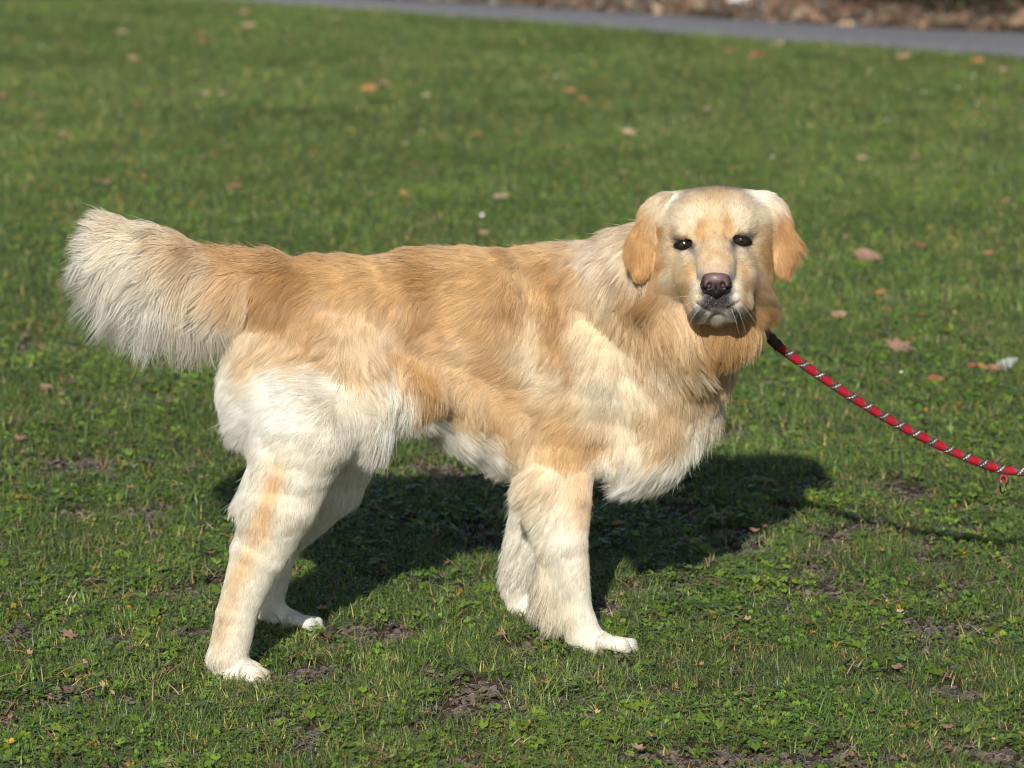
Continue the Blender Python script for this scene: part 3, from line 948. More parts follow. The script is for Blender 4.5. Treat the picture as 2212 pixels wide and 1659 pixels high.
GH = [(1514, 492, 255, 7, .1, D_, .2), (1515, 508, 250, 6, .1, D_, .2), (1571, 484, 285, 7, .1, D_, .2), (1571, 500, 290, 6, .1, D_, .2), (1492, 486, 240, 8, .1, C_, .2), (1592, 479, 300, 8, .1, C_, .2), (1478, 495, 240, 8, .1, C_, .2), (1606, 488, 300, 8, .1, C_, .2), (1543, 406, 270, 13, .15, TB, .3), (1515, 408, 250, 13, .15, TB, .3), (1572, 407, 290, 13, .15, TB, .3),
  (1424, 500, 120, 10, .08, EA, .5), (1424, 540, 120, 10, .08, L_, .5), (1430, 575, 110, 12, .08, EA, .5), (1648, 500, 60, 10, .08, L_, .5), (1646, 540, 70, 10, .08, EA, .5), (1650, 570, 70, 12, .08, D_, .5), (1490, 575, 120, 9, .1, HG, .3), (1600, 572, 60, 9, .1, HG, .3), (1547, 545, 270, 5, .08, HG, .1), (1530, 560, 260, 5, .08, HG, .1), (1563, 558, 280, 5, .08, HG, .1), (1484, 625, 100, 10, .1, D_, .4), (1490, 590, 110, 8, .1, G_, .4), (1606, 588, 70, 8, .1, G_, .4), (1608, 620, 80, 10, .1, D_, .4), (1490, 655, 100, 10, .1, HG, .4), (1606, 650, 80, 10, .1, D_, .4),  # dark tan beside the muzzle is side shading painted into the hair
  # head: u, v, angle, len, lift, colour, direction weight
    (1543, 420, 270, 13, .15, HG, .3), (1500, 430, 240, 13, .15, HL, .3), (1590, 428, 300, 13, .15, HL, .3), (1452, 428, 160, 16, .1, W_, .6), (1630, 424, 15, 16, .1, W_, .6), (1432, 470, 130, 13, .08, C_, .7), (1645, 465, 60, 13, .08, C_, .7),
    (1543, 460, 270, 9, .1, HL, .2), (1545, 490, 270, 8, .1, HG, .2), (1500, 460, 240, 10, .1, C_, .2), (1590, 456, 300, 10, .1, C_, .2), (1480, 480, 230, 9, .1, C_, .2), (1608, 475, 310, 9, .1, C_, .2), (1520, 505, 260, 7, .08, HG, .2), (1568, 500, 280, 7, .08, HG, .2),
    (1495, 500, 240, 8, .1, HL, .2), (1590, 493, 300, 8, .1, HL, .2), (1545, 530, 270, 5, .08, HL, .1), (1546, 560, 270, 4, .08, HL, .1), (1547, 576, 270, 3, .08, BR, 0), (1520, 560, 240, 5, .08, HL, .1), (1573, 556, 300, 5, .08, HL, .1),
    (1486, 556, 120, 7, .1, C_, .2), (1598, 551, 60, 7, .1, C_, .2), (1478, 566, 120, 8, .1, HL, .2), (1608, 562, 60, 8, .1, HL, .2), (1455, 545, 170, 10, .1, HL, .3), (1628, 540, 10, 10, .1, HL, .3), (1450, 510, 170, 11, .1, HL, .3), (1630, 500, 20, 11, .1, HL, .3),
    (1440, 590, 120, 20, .15, C_, .5), (1470, 590, 120, 16, .12, HL, .4), (1640, 580, 60, 20, .15, HL, .5), (1615, 585, 70, 16, .12, C_, .4), (1425, 610, 140, 34, .25, HG, .8), (1420, 640, 150, 46, .4, D_, .8), (1440, 655, 110, 40, .3, HG, .7), (1470, 640, 110, 26, .2, HL, .6), (1645, 600, 55, 30, .25, HG, .7), (1640, 630, 45, 38, .35, HG, .8), (1635, 655, 40, 44, .42, D_, .8), (1615, 630, 75, 26, .15, HL, .6), (1480, 680, 95, 42, .35, HG, .7), (1610, 680, 70, 46, .4, D_, .7),
    (1505, 600, 120, 6, .1, C_, .3), (1590, 598, 60, 6, .1, C_, .3), (1508, 640, 110, 7, .12, C_, .4), (1590, 640, 70, 7, .12, W_, .4), (1508, 615, 110, 6, .1, C_, .3), (1590, 615, 70, 6, .1, C_, .3),
    (1534, 642, 110, 4, .1, K_, .4), (1561, 642, 70, 4, .1, K_, .4), (1526, 650, 110, 4, .1, K_, .4), (1570, 649, 70, 4, .1, K_, .4), (1547, 648, 90, 3, .1, K_, .4), (1536, 655, 100, 4, .1, K_, .4), (1560, 655, 80, 4, .1, K_, .4), (1548, 661, 90, 3, .1, K_, .4),
    (1522, 664, 110, 5, .1, K_, .4), (1575, 662, 70, 5, .1, K_, .4), (1512, 674, 110, 5, .1, K_, .4), (1586, 671, 70, 5, .1, K_, .4), (1504, 684, 105, 11, .14, K_, .6), (1595, 681, 80, 11, .14, K_, .6), (1508, 660, 110, 6, .12, CH, .4), (1590, 657, 80, 6, .12, CH, .4), (1500, 668, 110, 6, .12, GR, .4), (1599, 665, 80, 6, .12, GR, .4),
    (1549, 670, 90, 4, .1, GR, .4), (1536, 678, 90, 9, .12, CH, .6), (1563, 677, 90, 9, .12, CH, .6), (1549, 684, 90, 11, .15, CH, .7), (1549, 692, 90, 13, .18, W_, .7), (1528, 688, 95, 11, .15, CH, .7), (1572, 687, 85, 11, .15, CH, .7),
    (1514, 622, 110, 3, .1, GR, .3), (1581, 620, 70, 3, .1, GR, .3), (1519, 634, 110, 3, .1, K_, .3), (1577, 633, 70, 3, .1, K_, .3), (1515, 602, 240, 3, .1, GR, .2), (1579, 600, 300, 3, .1, GR, .2), (1530, 590, 260, 3, .1, BR, .1), (1564, 588, 280, 3, .1, BR, .1),
    (1496, 534, 170, 3, .08, K_, .2), (1583, 527, 10, 3, .08, K_, .2), (1460, 531, 190, 4, .08, K_, .2), (1620, 521, -10, 4, .08, K_, .2), (1466, 524, 190, 4, .08, K_, .2), (1614, 514, -10, 4, .08, K_, .2), (1500, 540, 170, 3, .08, GR, .2), (1579, 533, 10, 3, .08, GR, .2), (1479, 517, 100, 6, .12, K_, .6), (1600, 509, 80, 6, .12, K_, .6), (1479, 512, 95, 8, .2, DD, .8), (1600, 504, 85, 8, .2, DD, .8), (1479, 538, 100, 3, .08, K_, .2), (1600, 530, 80, 3, .08, K_, .2), (1479, 546, 100, 5, .08, C_, .2), (1600, 538, 80, 5, .08, C_, .2), (1450, 528, 180, 8, .08, HL, .2), (1631, 518, 0, 8, .08, HL, .2), (1478, 504, 110, 9, .2, C_, .7), (1602, 496, 70, 9, .2, C_, .7), (1506, 536, 180, 4, .08, HL, .1), (1574, 530, 0, 4, .08, HL, .1), (1495, 515, 250, 5, .08, HL, .2), (1586, 507, 290, 5, .08, HL, .2), (1505, 505, 250, 6, .08, D_, .2), (1577, 498, 290, 6, .08, D_, .2),
    (1512, 612, 110, 4, .1, C_, .2), (1548, 700, 90, 25, .2, D_, .6), (1520, 700, 90, 25, .2, D_, .6), (1585, 700, 90, 25, .2, D_, .6),  # lowest dark gold hairs carry the painted shade beneath the chin
]
groups = []
# streaks of deeper gold on the backs of the legs, and fold shade painted as dark gold: zones, depth plane, points, half width px, colour, strength
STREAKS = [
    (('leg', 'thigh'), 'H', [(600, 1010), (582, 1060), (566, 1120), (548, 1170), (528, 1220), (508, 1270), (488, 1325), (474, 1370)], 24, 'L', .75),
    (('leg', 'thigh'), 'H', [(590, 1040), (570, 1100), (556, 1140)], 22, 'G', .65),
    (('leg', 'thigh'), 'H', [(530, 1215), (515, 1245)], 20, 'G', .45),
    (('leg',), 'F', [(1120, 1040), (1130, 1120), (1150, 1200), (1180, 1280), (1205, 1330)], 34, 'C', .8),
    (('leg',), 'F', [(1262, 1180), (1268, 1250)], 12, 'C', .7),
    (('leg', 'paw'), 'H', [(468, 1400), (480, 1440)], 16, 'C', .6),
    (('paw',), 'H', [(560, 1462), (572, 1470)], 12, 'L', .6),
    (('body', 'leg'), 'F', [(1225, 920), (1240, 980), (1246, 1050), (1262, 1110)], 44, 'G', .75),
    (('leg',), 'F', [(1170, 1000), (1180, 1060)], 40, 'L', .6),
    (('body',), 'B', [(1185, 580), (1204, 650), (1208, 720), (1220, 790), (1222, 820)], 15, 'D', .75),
    (('body', 'thigh'), 'B', [(575, 700), (640, 730), (690, 765), (750, 790), (820, 782), (860, 790), (905, 825), (950, 862), (985, 890)], 13, 'D', .7),  # flank fold, its crease shade put into the hair colour
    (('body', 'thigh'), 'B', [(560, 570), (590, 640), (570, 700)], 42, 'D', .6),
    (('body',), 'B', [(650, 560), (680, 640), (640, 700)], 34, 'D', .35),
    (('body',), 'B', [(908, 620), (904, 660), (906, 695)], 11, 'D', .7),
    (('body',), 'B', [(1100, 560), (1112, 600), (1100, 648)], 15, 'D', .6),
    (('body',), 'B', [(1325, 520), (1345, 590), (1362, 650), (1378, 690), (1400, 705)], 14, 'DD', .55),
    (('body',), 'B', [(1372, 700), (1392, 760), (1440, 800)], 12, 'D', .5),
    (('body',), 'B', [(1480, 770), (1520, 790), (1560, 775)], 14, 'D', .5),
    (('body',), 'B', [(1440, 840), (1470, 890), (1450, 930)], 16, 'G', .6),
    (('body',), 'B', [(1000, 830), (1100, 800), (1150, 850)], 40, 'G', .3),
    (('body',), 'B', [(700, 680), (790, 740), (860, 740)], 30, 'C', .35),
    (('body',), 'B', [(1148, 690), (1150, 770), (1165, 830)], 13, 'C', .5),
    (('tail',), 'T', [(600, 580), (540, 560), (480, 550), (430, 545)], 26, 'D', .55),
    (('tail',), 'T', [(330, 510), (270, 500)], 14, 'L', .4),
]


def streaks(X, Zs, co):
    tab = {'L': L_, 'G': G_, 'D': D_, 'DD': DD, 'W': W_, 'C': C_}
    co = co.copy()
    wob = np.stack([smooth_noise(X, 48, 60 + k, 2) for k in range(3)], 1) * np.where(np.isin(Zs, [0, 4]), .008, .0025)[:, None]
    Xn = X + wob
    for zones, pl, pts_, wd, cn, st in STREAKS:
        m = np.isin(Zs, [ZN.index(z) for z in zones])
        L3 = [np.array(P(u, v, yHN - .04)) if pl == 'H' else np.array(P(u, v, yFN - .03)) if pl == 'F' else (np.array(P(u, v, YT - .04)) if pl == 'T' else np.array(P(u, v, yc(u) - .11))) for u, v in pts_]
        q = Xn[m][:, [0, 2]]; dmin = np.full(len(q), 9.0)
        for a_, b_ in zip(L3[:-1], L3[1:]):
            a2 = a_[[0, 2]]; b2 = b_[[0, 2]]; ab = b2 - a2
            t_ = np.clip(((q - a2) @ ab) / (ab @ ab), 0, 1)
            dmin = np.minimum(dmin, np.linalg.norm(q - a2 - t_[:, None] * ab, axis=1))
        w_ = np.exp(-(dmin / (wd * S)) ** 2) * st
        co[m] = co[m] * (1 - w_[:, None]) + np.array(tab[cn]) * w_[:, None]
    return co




def add_guides(rows, zones, y0):
    pos, dr, ln, lf, co, dw = [], [], [], [], [], []
    for r in rows:
        u, v, a, l, lift, c = r[:6]
        o = Vector(CAM); d = Vector(ray(u, v))
        hit, nrm, fi, dist = bvh.ray_cast(o, d)
        if hit is None or abs(hit[1] - y0) > .35:
            hit = bvh.find_nearest(Vector(P(u, v, y0)))[0]
        pos.append(np.array(hit)); t = math.radians(a)
        dr.append(RT * math.cos(t) - UPV * math.sin(t)); ln.append(l / 1000); lf.append(lift); co.append(c); dw.append(r[6] if len(r) > 6 else 1.0)
    groups.append((zones, np.array(pos), np.array(dr), np.array(ln), np.array(lf), np.array(co), np.array(dw)))


add_guides(GB, ['body'], -.05); add_guides(GT_, ['thigh'], -.15); add_guides([g for g in GL_ if g[0] < 900], ['leg', 'paw'], yHN)
add_guides([g for g in GL_ if g[0] >= 900], ['leg', 'paw'], yFN)
add_guides(GTL, ['tail'], YT - .04); add_guides(GF, ['far', 'farpaw'], .15); add_guides(GE, ['ear'], -.1); add_guides(GH, ['head'], -.15)


def coat(X, Zs):
    """interpolate the guides at points X of zones Zs"""
    n = len(X)
    dr = np.zeros((n, 3)); ln = np.zeros(n); lf = np.zeros(n); co = np.zeros((n, 3)); dw = np.zeros(n)
    for gi_, (zones, pos, gd, gl, gf, gc, gw) in enumerate(groups):
        zi = [ZN.index(z) for z in zones]
        # let neighbours bleed across the seams by a soft extra distance
        m = np.isin(Zs, zi)
        ii = np.where(m)[0]
        if len(ii) == 0: continue
        AP = [pos]; AD = [gd]; AL = [gl]; AF = [gf]; AC = [gc]; AW = [gw]; PEN = [np.zeros(len(pos))]
        nb = {'body': ['thigh', 'leg'], 'thigh': ['body', 'leg'], 'leg': ['thigh', 'body']}.get(zones[0], [])
        for (z2, p2, d2, l2, f2, c2, w2) in groups:
            if z2[0] in nb or (z2[0] == zones[0] and p2 is not pos):
                AP.append(p2); AD.append(d2); AL.append(l2); AF.append(f2); AC.append(c2); AW.append(w2); PEN.append(np.full(len(p2), (.004 if 'body' not in (z2[0], zones[0]) else .013) if z2[0] in nb else 0.0))
        AP = np.concatenate(AP); AD = np.concatenate(AD); AL = np.concatenate(AL); AF = np.concatenate(AF); AC = np.concatenate(AC); AW = np.concatenate(AW); PEN = np.concatenate(PEN)
        ws = np.array([1, .45, 1.0]) if zones[0] in ('body', 'thigh', 'tail') else np.array([1, .7, 1.0])
        e0 = {'head': .004, 'ear': .008, 'leg': .010, 'thigh': .012}.get(zones[0], .014)
        for s in range(0, len(ii), 30000):
            q = ii[s:s + 30000]
            D2 = (((X[q][:, None, :] - AP[None]) * ws) ** 2).sum(2)
            D2 = (np.sqrt(D2) + PEN[None]) ** 2
            w = 1 / (D2 + e0 ** 2) ** (1.8 if zones[0] != 'head' else 1.9)
            w /= w.sum(1, keepdims=True)
            dr[q] = w @ AD; ln[q] = w @ AL; lf[q] = w @ AF; co[q] = w @ AC; dw[q] = w @ AW
    return dr, ln, lf, co, dw


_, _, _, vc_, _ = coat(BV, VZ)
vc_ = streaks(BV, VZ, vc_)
m_skin = principled('coat_base', (.6, .45, .3), .9, attr='coat', spec=.1)
dog = bpy.data.objects.new('dog', None)
dog.location = (0.0, 0.05, 0.0)
COL.objects.link(dog)
tag(dog, 'golden retriever with cream legs and raised feathered tail, standing side-on and facing the viewer', 'dog')
bpy.context.view_layer.update()
body = mesh_obj('body', BV, BF, m_skin, dog)
set_color(body.data, 'coat', vc_ * .85)

# ---- the hair
tri = np.concatenate([BF[:, [0, 1, 2]], BF[:, [0, 2, 3]]])
e1 = BV[tri[:, 1]] - BV[tri[:, 0]]; e2 = BV[tri[:, 2]] - BV[tri[:, 0]]
area = .5 * np.linalg.norm(np.cross(e1, e2), axis=1)
tz = VZ[tri[:, 0]]
dens_z = {'body': 1.0, 'leg': 1.7, 'thigh': 1.0, 'paw': 2.4, 'tail': 1.7, 'head': 3.4, 'ear': 2.0, 'far': .9, 'farpaw': 1.8}
dz = np.array([dens_z[z] for z in ZN])[tz]
tc_ = BV[tri].mean(1); tn_ = BN[tri[:, 0]]
facing = (tn_ * (CAM - tc_)).sum(1) / np.linalg.norm(CAM - tc_, axis=1)
wgt = area * dz * np.where(facing < -.35, .45, 1.0)
NH = 460000
cum = np.cumsum(wgt); cum /= cum[-1]
ti = np.searchsorted(cum, rng.random(NH))
r1 = np.sqrt(rng.random(NH)); r2 = rng.random(NH)
bw = np.stack([1 - r1, r1 * (1 - r2), r1 * r2], 1)
T = tri[ti]
R = (BV[T] * bw[:, :, None]).sum(1)
NN = (BN[T] * bw[:, :, None]).sum(1); NN /= np.linalg.norm(NN, axis=1, keepdims=True)
HZ = VZ[T[:, 0]]
keep = R[:, 2] > .004
for ec in (EYE_L, EYE_R):                       # bare lids
    q = R - ec + UPV * 1.6 * S
    keep &= ~((np.sqrt((q @ RT) ** 2 / (15.5 * S) ** 2 + (q @ UPV) ** 2 / (6.5 * S) ** 2) < 1.0) & (np.linalg.norm(q, axis=1) < 60 * S))
ND = surf_dep(1547, 600) - 10
NOSE = H(1547, 611, ND)
q = R - NOSE
keep &= ~((np.sqrt((q @ RT) ** 2 / (28 * S) ** 2 + (q @ UPV) ** 2 / (25 * S) ** 2) < 1.0) & (np.linalg.norm(q, axis=1) < 60 * S))
R, NN, HZ = R[keep], NN[keep], HZ[keep]
nh = len(R)
dr, ln, lf, co, dw = coat(R, HZ)
Rj = R + np.stack([smooth_noise(R, 55, 40 + k, 2) for k in range(3)], 1) * .011 + rng.normal(0, .0035, (nh, 3))
Rj = np.where((HZ == ZN.index('head'))[:, None], R + rng.normal(0, .0012, (nh, 3)), Rj)
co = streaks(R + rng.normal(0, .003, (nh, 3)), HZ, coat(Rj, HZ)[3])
is_head = HZ == ZN.index('head')
# on the head the hair runs away from the nose
auto = R - H(1547, 600, 190); auto /= np.maximum(np.linalg.norm(auto, axis=1, keepdims=True), 1e-6)
dr = np.where(is_head[:, None], auto * (1 - dw[:, None]) + dr * dw[:, None], dr)
# swirl
sw = smooth_noise(R * np.array([1, .5, 1]), 42, 21, 3)
sw2 = smooth_noise(R, 120, 22, 2)
amp = np.where(is_head, .12, .38) * np.clip(ln / .026, .25, 1)
ang = (sw * amp + sw2 * amp * .45)
tang = dr - (dr * NN).sum(1)[:, None] * NN
tang /= np.maximum(np.linalg.norm(tang, axis=1, keepdims=True), 1e-6)
bit = np.cross(NN, tang)
ang = ang + rng.normal(0, .09, nh)
tang = tang * np.cos(ang)[:, None] + bit * np.sin(ang)[:, None]
bit = np.cross(NN, tang)
L = ln * rng.uniform(.62, 1.12, nh)
lift = np.clip(lf * rng.uniform(.5, 1.6, nh) + .03 + .05 * sw * np.clip((ln - .014) / .02, 0, 1), .02, .9)
K = 7
t = np.linspace(0, 1, K)
wave_a = np.clip((ln - .03) / .05, 0, 1) * .0085 + .0002
ph = smooth_noise(R * np.array([1, .5, 1]), 30, 23, 2) * 5
pts = np.zeros((nh, K, 3))
grav = np.array([0, 0, -1.0])
pos = R.copy(); pts[:, 0] = pos - NN * .001
gl = np.clip((ln - .03) / .08, 0, 1)
raw = np.clip((lf - .22) * 3.0, 0, .85)[:, None]
rawd = dr / np.maximum(np.linalg.norm(dr, axis=1, keepdims=True), 1e-6)
facing_out = (rawd * NN).sum(1)
raw = raw * np.clip(1 + facing_out * 2.2, 0, 1)[:, None]
flow = tang * (1 - raw) + rawd * raw
for k in range(1, K):
    tk = (k - .5) / (K - 1)
    nk = lift * (1 - 1.15 * tk)
    d = flow + NN * nk[:, None] + grav[None] * (gl * tk * .85)[:, None]
    d = d / np.linalg.norm(d, axis=1, keepdims=True)
    pos = pos + d * (L / (K - 1))[:, None]
    wv = np.sin(ph + tk * 5.0) * wave_a * tk
    pts[:, k] = pos + bit * wv[:, None]
# clumping towards a leader hair
cell = np.clip(.0035 + ln * .11, .0035, .014)
key_n = 0
clump = np.zeros(nh, np.int64)
for lo_, hi_, cs in ((0, .012, .0034), (.012, .03, .0062), (.03, .06, .010), (.06, 1, .014)):
    m = (ln >= lo_) & (ln < hi_)
    j = rng.normal(0, cs * .22, (m.sum(), 3))
    c = np.floor((R[m] + j + smooth_noise(R[m], 300, 5, 1)[:, None] * cs * .4) / cs).astype(np.int64)
    _, inv = np.unique(c @ np.array([1, 4099, 16777259]), return_inverse=True)
    clump[m] = inv + key_n; key_n += inv.max() + 1 if m.sum() else 0
order = rng.permutation(nh)
lead = np.zeros(key_n, np.int64); lead[clump[order]] = order
li = lead[clump]
cs_ = np.where(is_head, .62, .9) * np.clip((ln - .004) / .028, .35, 1) * (.75 + .3 * smooth_noise(R, 55, 25, 2) * np.clip((ln - .012) / .02, 0, 1))
cs_ = np.clip(cs_, 0, .88) * np.where(HZ == ZN.index('tail'), .82, 1)
stray = rng.random(nh) < .06
cs_ = np.where(stray, .1, cs_)
ok = (pts[li, 0] - pts[:, 0]); okd = np.linalg.norm(ok, axis=1)
cs_ = np.where(okd > .03, 0, cs_)
w = (t[None, :] ** 1.4) * cs_[:, None]
sc_l = (L / np.maximum(L[li], 1e-4)).clip(.6, 1.3)
leadp = pts[li]
leadp = leadp[:, :1] + (leadp - leadp[:, :1]) * sc_l[:, None, None]
pts = pts * (1 - w[:, :, None]) + leadp * w[:, :, None]
# stray ends wander
pts += (stray[:, None] * t[None] ** 2)[:, :, None] * rng.normal(0, .0045, (nh, 1, 3)) * np.clip(ln / .03, .2, 1.5)[:, None, None]
pts[:, :, 2] = np.maximum(pts[:, :, 2], .003)
# colour per hair
dark = (co.mean(1) < .2) & is_head
salt = dark & (rng.random(nh) < .10)
co = np.where(salt[:, None], np.array([.55, .52, .48]), co)
cl_var = 1 + .13 * rng.standard_normal(key_n)[clump] + np.where(is_head, .15, .10) * rng.standard_normal(nh)
warm = smooth_noise(R * np.array([1, .5, 1]), 24, 26, 3)
g_dir = np.array([.035, -.01, -.045])
col = co * np.clip(cl_var, .7, 1.3)[:, None] * (1 + .07 * warm[:, None])
col = np.clip(col, .02, .93)

HN = {}


def hair_object(name, sel, rad, mat, parent, label=None):
    n_ = len(sel)
    cu = bpy.data.hair_curves.new(name)
    cu.add_curves([K] * n_)
    cu.position_data.foreach_set('vector', pts[sel].astype(np.float32).ravel())
    a = cu.attributes.get('radius') or cu.attributes.new('radius', 'FLOAT', 'POINT')
    rr = rad[sel][:, None] * np.array([1, 1, .95, .85, .7, .45, .12])[None]
    a.data.foreach_set('value', rr.astype(np.float32).ravel())
    a = cu.attributes.new('hair_col', 'FLOAT_COLOR', 'CURVE')
    c4 = np.ones((n_, 4), np.float32); c4[:, :3] = col[sel]; a.data.foreach_set('color', c4.ravel())
    a = cu.attributes.new('skin_n', 'FLOAT_VECTOR', 'CURVE'); a.data.foreach_set('vector', NN[sel].astype(np.float32).ravel())
    cu.materials.append(mat)
    o = bpy.data.objects.new(name, cu); COL.objects.link(o); o.parent = parent
    o.matrix_parent_inverse = parent.matrix_basis.inverted()
    tag(o, label, kind='stuff')
    return o


m_hair, nt, out = new_mat('dog_hair')
a = N(nt, 'ShaderNodeAttribute', attribute_name='hair_col')
sn = N(nt, 'ShaderNodeAttribute', attribute_name='skin_n')
geo = N(nt, 'ShaderNodeNewGeometry')
mixn = N(nt, 'ShaderNodeMix', data_type='VECTOR'); mixn.inputs[0].default_value = .48
nt.links.new(geo.outputs['Normal'], mixn.inputs[4]); nt.links.new(sn.outputs['Vector'], mixn.inputs[5])
vn = N(nt, 'ShaderNodeVectorMath', operation='NORMALIZE'); nt.links.new(mixn.outputs[1], vn.inputs[0])
df = N(nt, 'ShaderNodeBsdfDiffuse'); nt.links.new(a.outputs['Color'], df.inputs['Color']); nt.links.new(vn.outputs[0], df.inputs['Normal'])
ph_ = N(nt, 'ShaderNodeBsdfHairPrincipled'); ph_.model = 'CHIANG'; ph_.parametrization = 'COLOR'
nt.links.new(a.outputs['Color'], ph_.inputs['Color']); ph_.inputs['Roughness'].default_value = .38; ph_.inputs['Radial Roughness'].default_value = .5
mx = N(nt, 'ShaderNodeMixShader'); mx.inputs[0].default_value = .42
nt.links.new(df.outputs[0], mx.inputs[1]); nt.links.new(ph_.outputs[0], mx.inputs[2]); nt.links.new(mx.outputs[0], out.inputs[0])

rad = np.clip(.00012 + ln * .0045, .00014, .00042) * rng.uniform(.7, 1.2, nh)
far_zone = np.isin(HZ, [ZN.index('far'), ZN.index('farpaw')])
tail_zone = HZ == ZN.index('tail'); ear_zone = HZ == ZN.index('ear')
rest = ~(tail_zone | ear_zone | is_head)
coat_o = hair_object('coat', np.where(rest)[0], rad, m_hair, dog)
hair_object('head_fur', np.where(is_head)[0], rad, m_hair, dog)
hair_object('ear_fur', np.where(ear_zone)[0], rad, m_hair, dog)
hair_object('tail_plume', np.where(tail_zone)[0], rad, m_hair, dog)

# ---- eyes, lids, nose
m_eye = principled('eye', (.020, .010, .006), .06, attr='iris', spec=.5, coat=.3)
m_lid = principled('dark_skin', (.012, .009, .009), .75, spec=.15)
for ec, (eu, ev, tl) in ((EYE_L, (1479, 527, -6)), (EYE_R, (1600, 519, 8))):
    bpy_v, bpy_f = [], []
    n_u, n_v = 24, 20
    rr = 18.5 * S
    for i in range(n_v + 1):
        for j in range(n_u):
            a_ = math.pi * i / n_v; b_ = 2 * math.pi * j / n_u
            bpy_v.append(ec + rr * (RT * math.sin(a_) * math.cos(b_) + UPV * math.sin(a_) * math.sin(b_) - FW * math.cos(a_)))
    for i in range(n_v):
        for j in range(n_u):
            bpy_f.append((i * n_u + j, i * n_u + (j + 1) % n_u, (i + 1) * n_u + (j + 1) % n_u, (i + 1) * n_u + j))
    eye = mesh_obj('eye', bpy_v, bpy_f, m_eye, dog)
    ic = []
    for i in range(n_v + 1):
        for j in range(n_u):
            ic.append((.006, .004, .004) if i < 3 else ((.045, .020, .010) if i < 6 else (.02, .012, .01)))
    set_color(eye.data, 'iris', np.array(ic))
    # lids: an almond opening on a slightly larger sphere
    lv, lf_ = [], []
    t_ = math.radians(tl)
    nr, ns = 6, 40
    for k in range(nr + 1):
        f_ = k / nr
        for j in range(ns):
            a_ = 2 * math.pi * j / ns
            aw, ah = 13.5 + 11 * f_, 6.2 + 5.0 * f_
            cx_ = math.cos(a_) * aw; cy_ = math.sin(a_) * ah * (1 - (.28 + .25 * f_) * abs(math.cos(a_)) ** 3) - 1.0
            x_ = cx_ * math.cos(t_) + cy_ * math.sin(t_); y_ = -cx_ * math.sin(t_) + cy_ * math.cos(t_)
            R2 = 20.3 + (1.4 if k == 1 else 0)
            rr2 = min(math.hypot(x_, y_), 60)
            dep = math.sqrt(max(R2 * R2 - rr2 * rr2, 0)) if rr2 < R2 * .75 else R2 * .66 - (rr2 - R2 * .75) * 1.0
            lv.append(ec + (RT * x_ + UPV * y_ - FW * dep) * S)
    for k in range(nr):
        for j in range(ns):
            lf_.append((k * ns + j, k * ns + (j + 1) % ns, (k + 1) * ns + (j + 1) % ns, (k + 1) * ns + j))
    mesh_obj('eyelid', lv, lf_, m_lid, dog)

save = prims; prims = []
ell('n', H(1547, 603, ND - 2), (29, 19, 20), 6)
ell('n', H(1530, 617, ND), (17, 15, 17), 5, tilt=14)
ell('n', H(1564, 616, ND), (17, 15, 17), 5, tilt=-14)
ell('n', H(1547, 622, ND + 2), (16, 16, 14), 5)
ell('n', H(1547, 632, ND - 4), (10, 9, 10), 5)
ell('n', H(1532, 617, ND + 17), (5.5, 7, 12), 3, tilt=28, cut=True)
ell('n', H(1562, 616, ND + 17), (5.5, 7, 12), 3, tilt=-28, cut=True)
ell('n', H(1518, 622, ND + 10), (9, 2.6, 12), 2.5, tilt=20, cut=True)
ell('n', H(1576, 621, ND + 10), (9, 2.6, 12), 2.5, tilt=-20, cut=True)
ell('n', H(1547, 628, ND + 19), (1.8, 13, 7), 2, cut=True)
c0 = H(1547, 613, ND)
nv, nf = surface_nets(prims, .0009, c0 - .04, c0 + .04)
nv = relax(nv, nf, 2)
nn_, ff_ = normals(nv, nf)
if np.sum(ff_ * (nv[nf[:, 0]] - c0)) < 0: nf = nf[:, ::-1]
prims = save
m_nose, nt, out = new_mat('nose_leather')
b = N(nt, 'ShaderNodeBsdfPrincipled'); b.inputs['Roughness'].default_value = .42; b.inputs['Coat Weight'].default_value = .25; b.inputs['Coat Roughness'].default_value = .3
a = N(nt, 'ShaderNodeAttribute', attribute_name='ncol'); nt.links.new(a.outputs['Color'], b.inputs['Base Color'])
tc = N(nt, 'ShaderNodeTexCoord'); vo = N(nt, 'ShaderNodeTexVoronoi'); vo.inputs['Scale'].default_value = 900
nt.links.new(tc.outputs['Object'], vo.inputs['Vector'])
bp = N(nt, 'ShaderNodeBump'); bp.inputs['Strength'].default_value = .5; bp.inputs['Distance'].default_value = .0006
nt.links.new(vo.outputs['Distance'], bp.inputs['Height']); nt.links.new(bp.outputs[0], b.inputs['Normal']); nt.links.new(b.outputs[0], out.inputs[0])
nose = mesh_obj('nose', nv, nf, m_nose, dog)
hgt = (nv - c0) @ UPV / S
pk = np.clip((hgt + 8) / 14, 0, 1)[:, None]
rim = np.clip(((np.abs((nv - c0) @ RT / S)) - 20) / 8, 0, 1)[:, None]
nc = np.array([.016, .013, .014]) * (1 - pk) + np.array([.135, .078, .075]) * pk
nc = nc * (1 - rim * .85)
set_color(nose.data, 'ncol', nc)


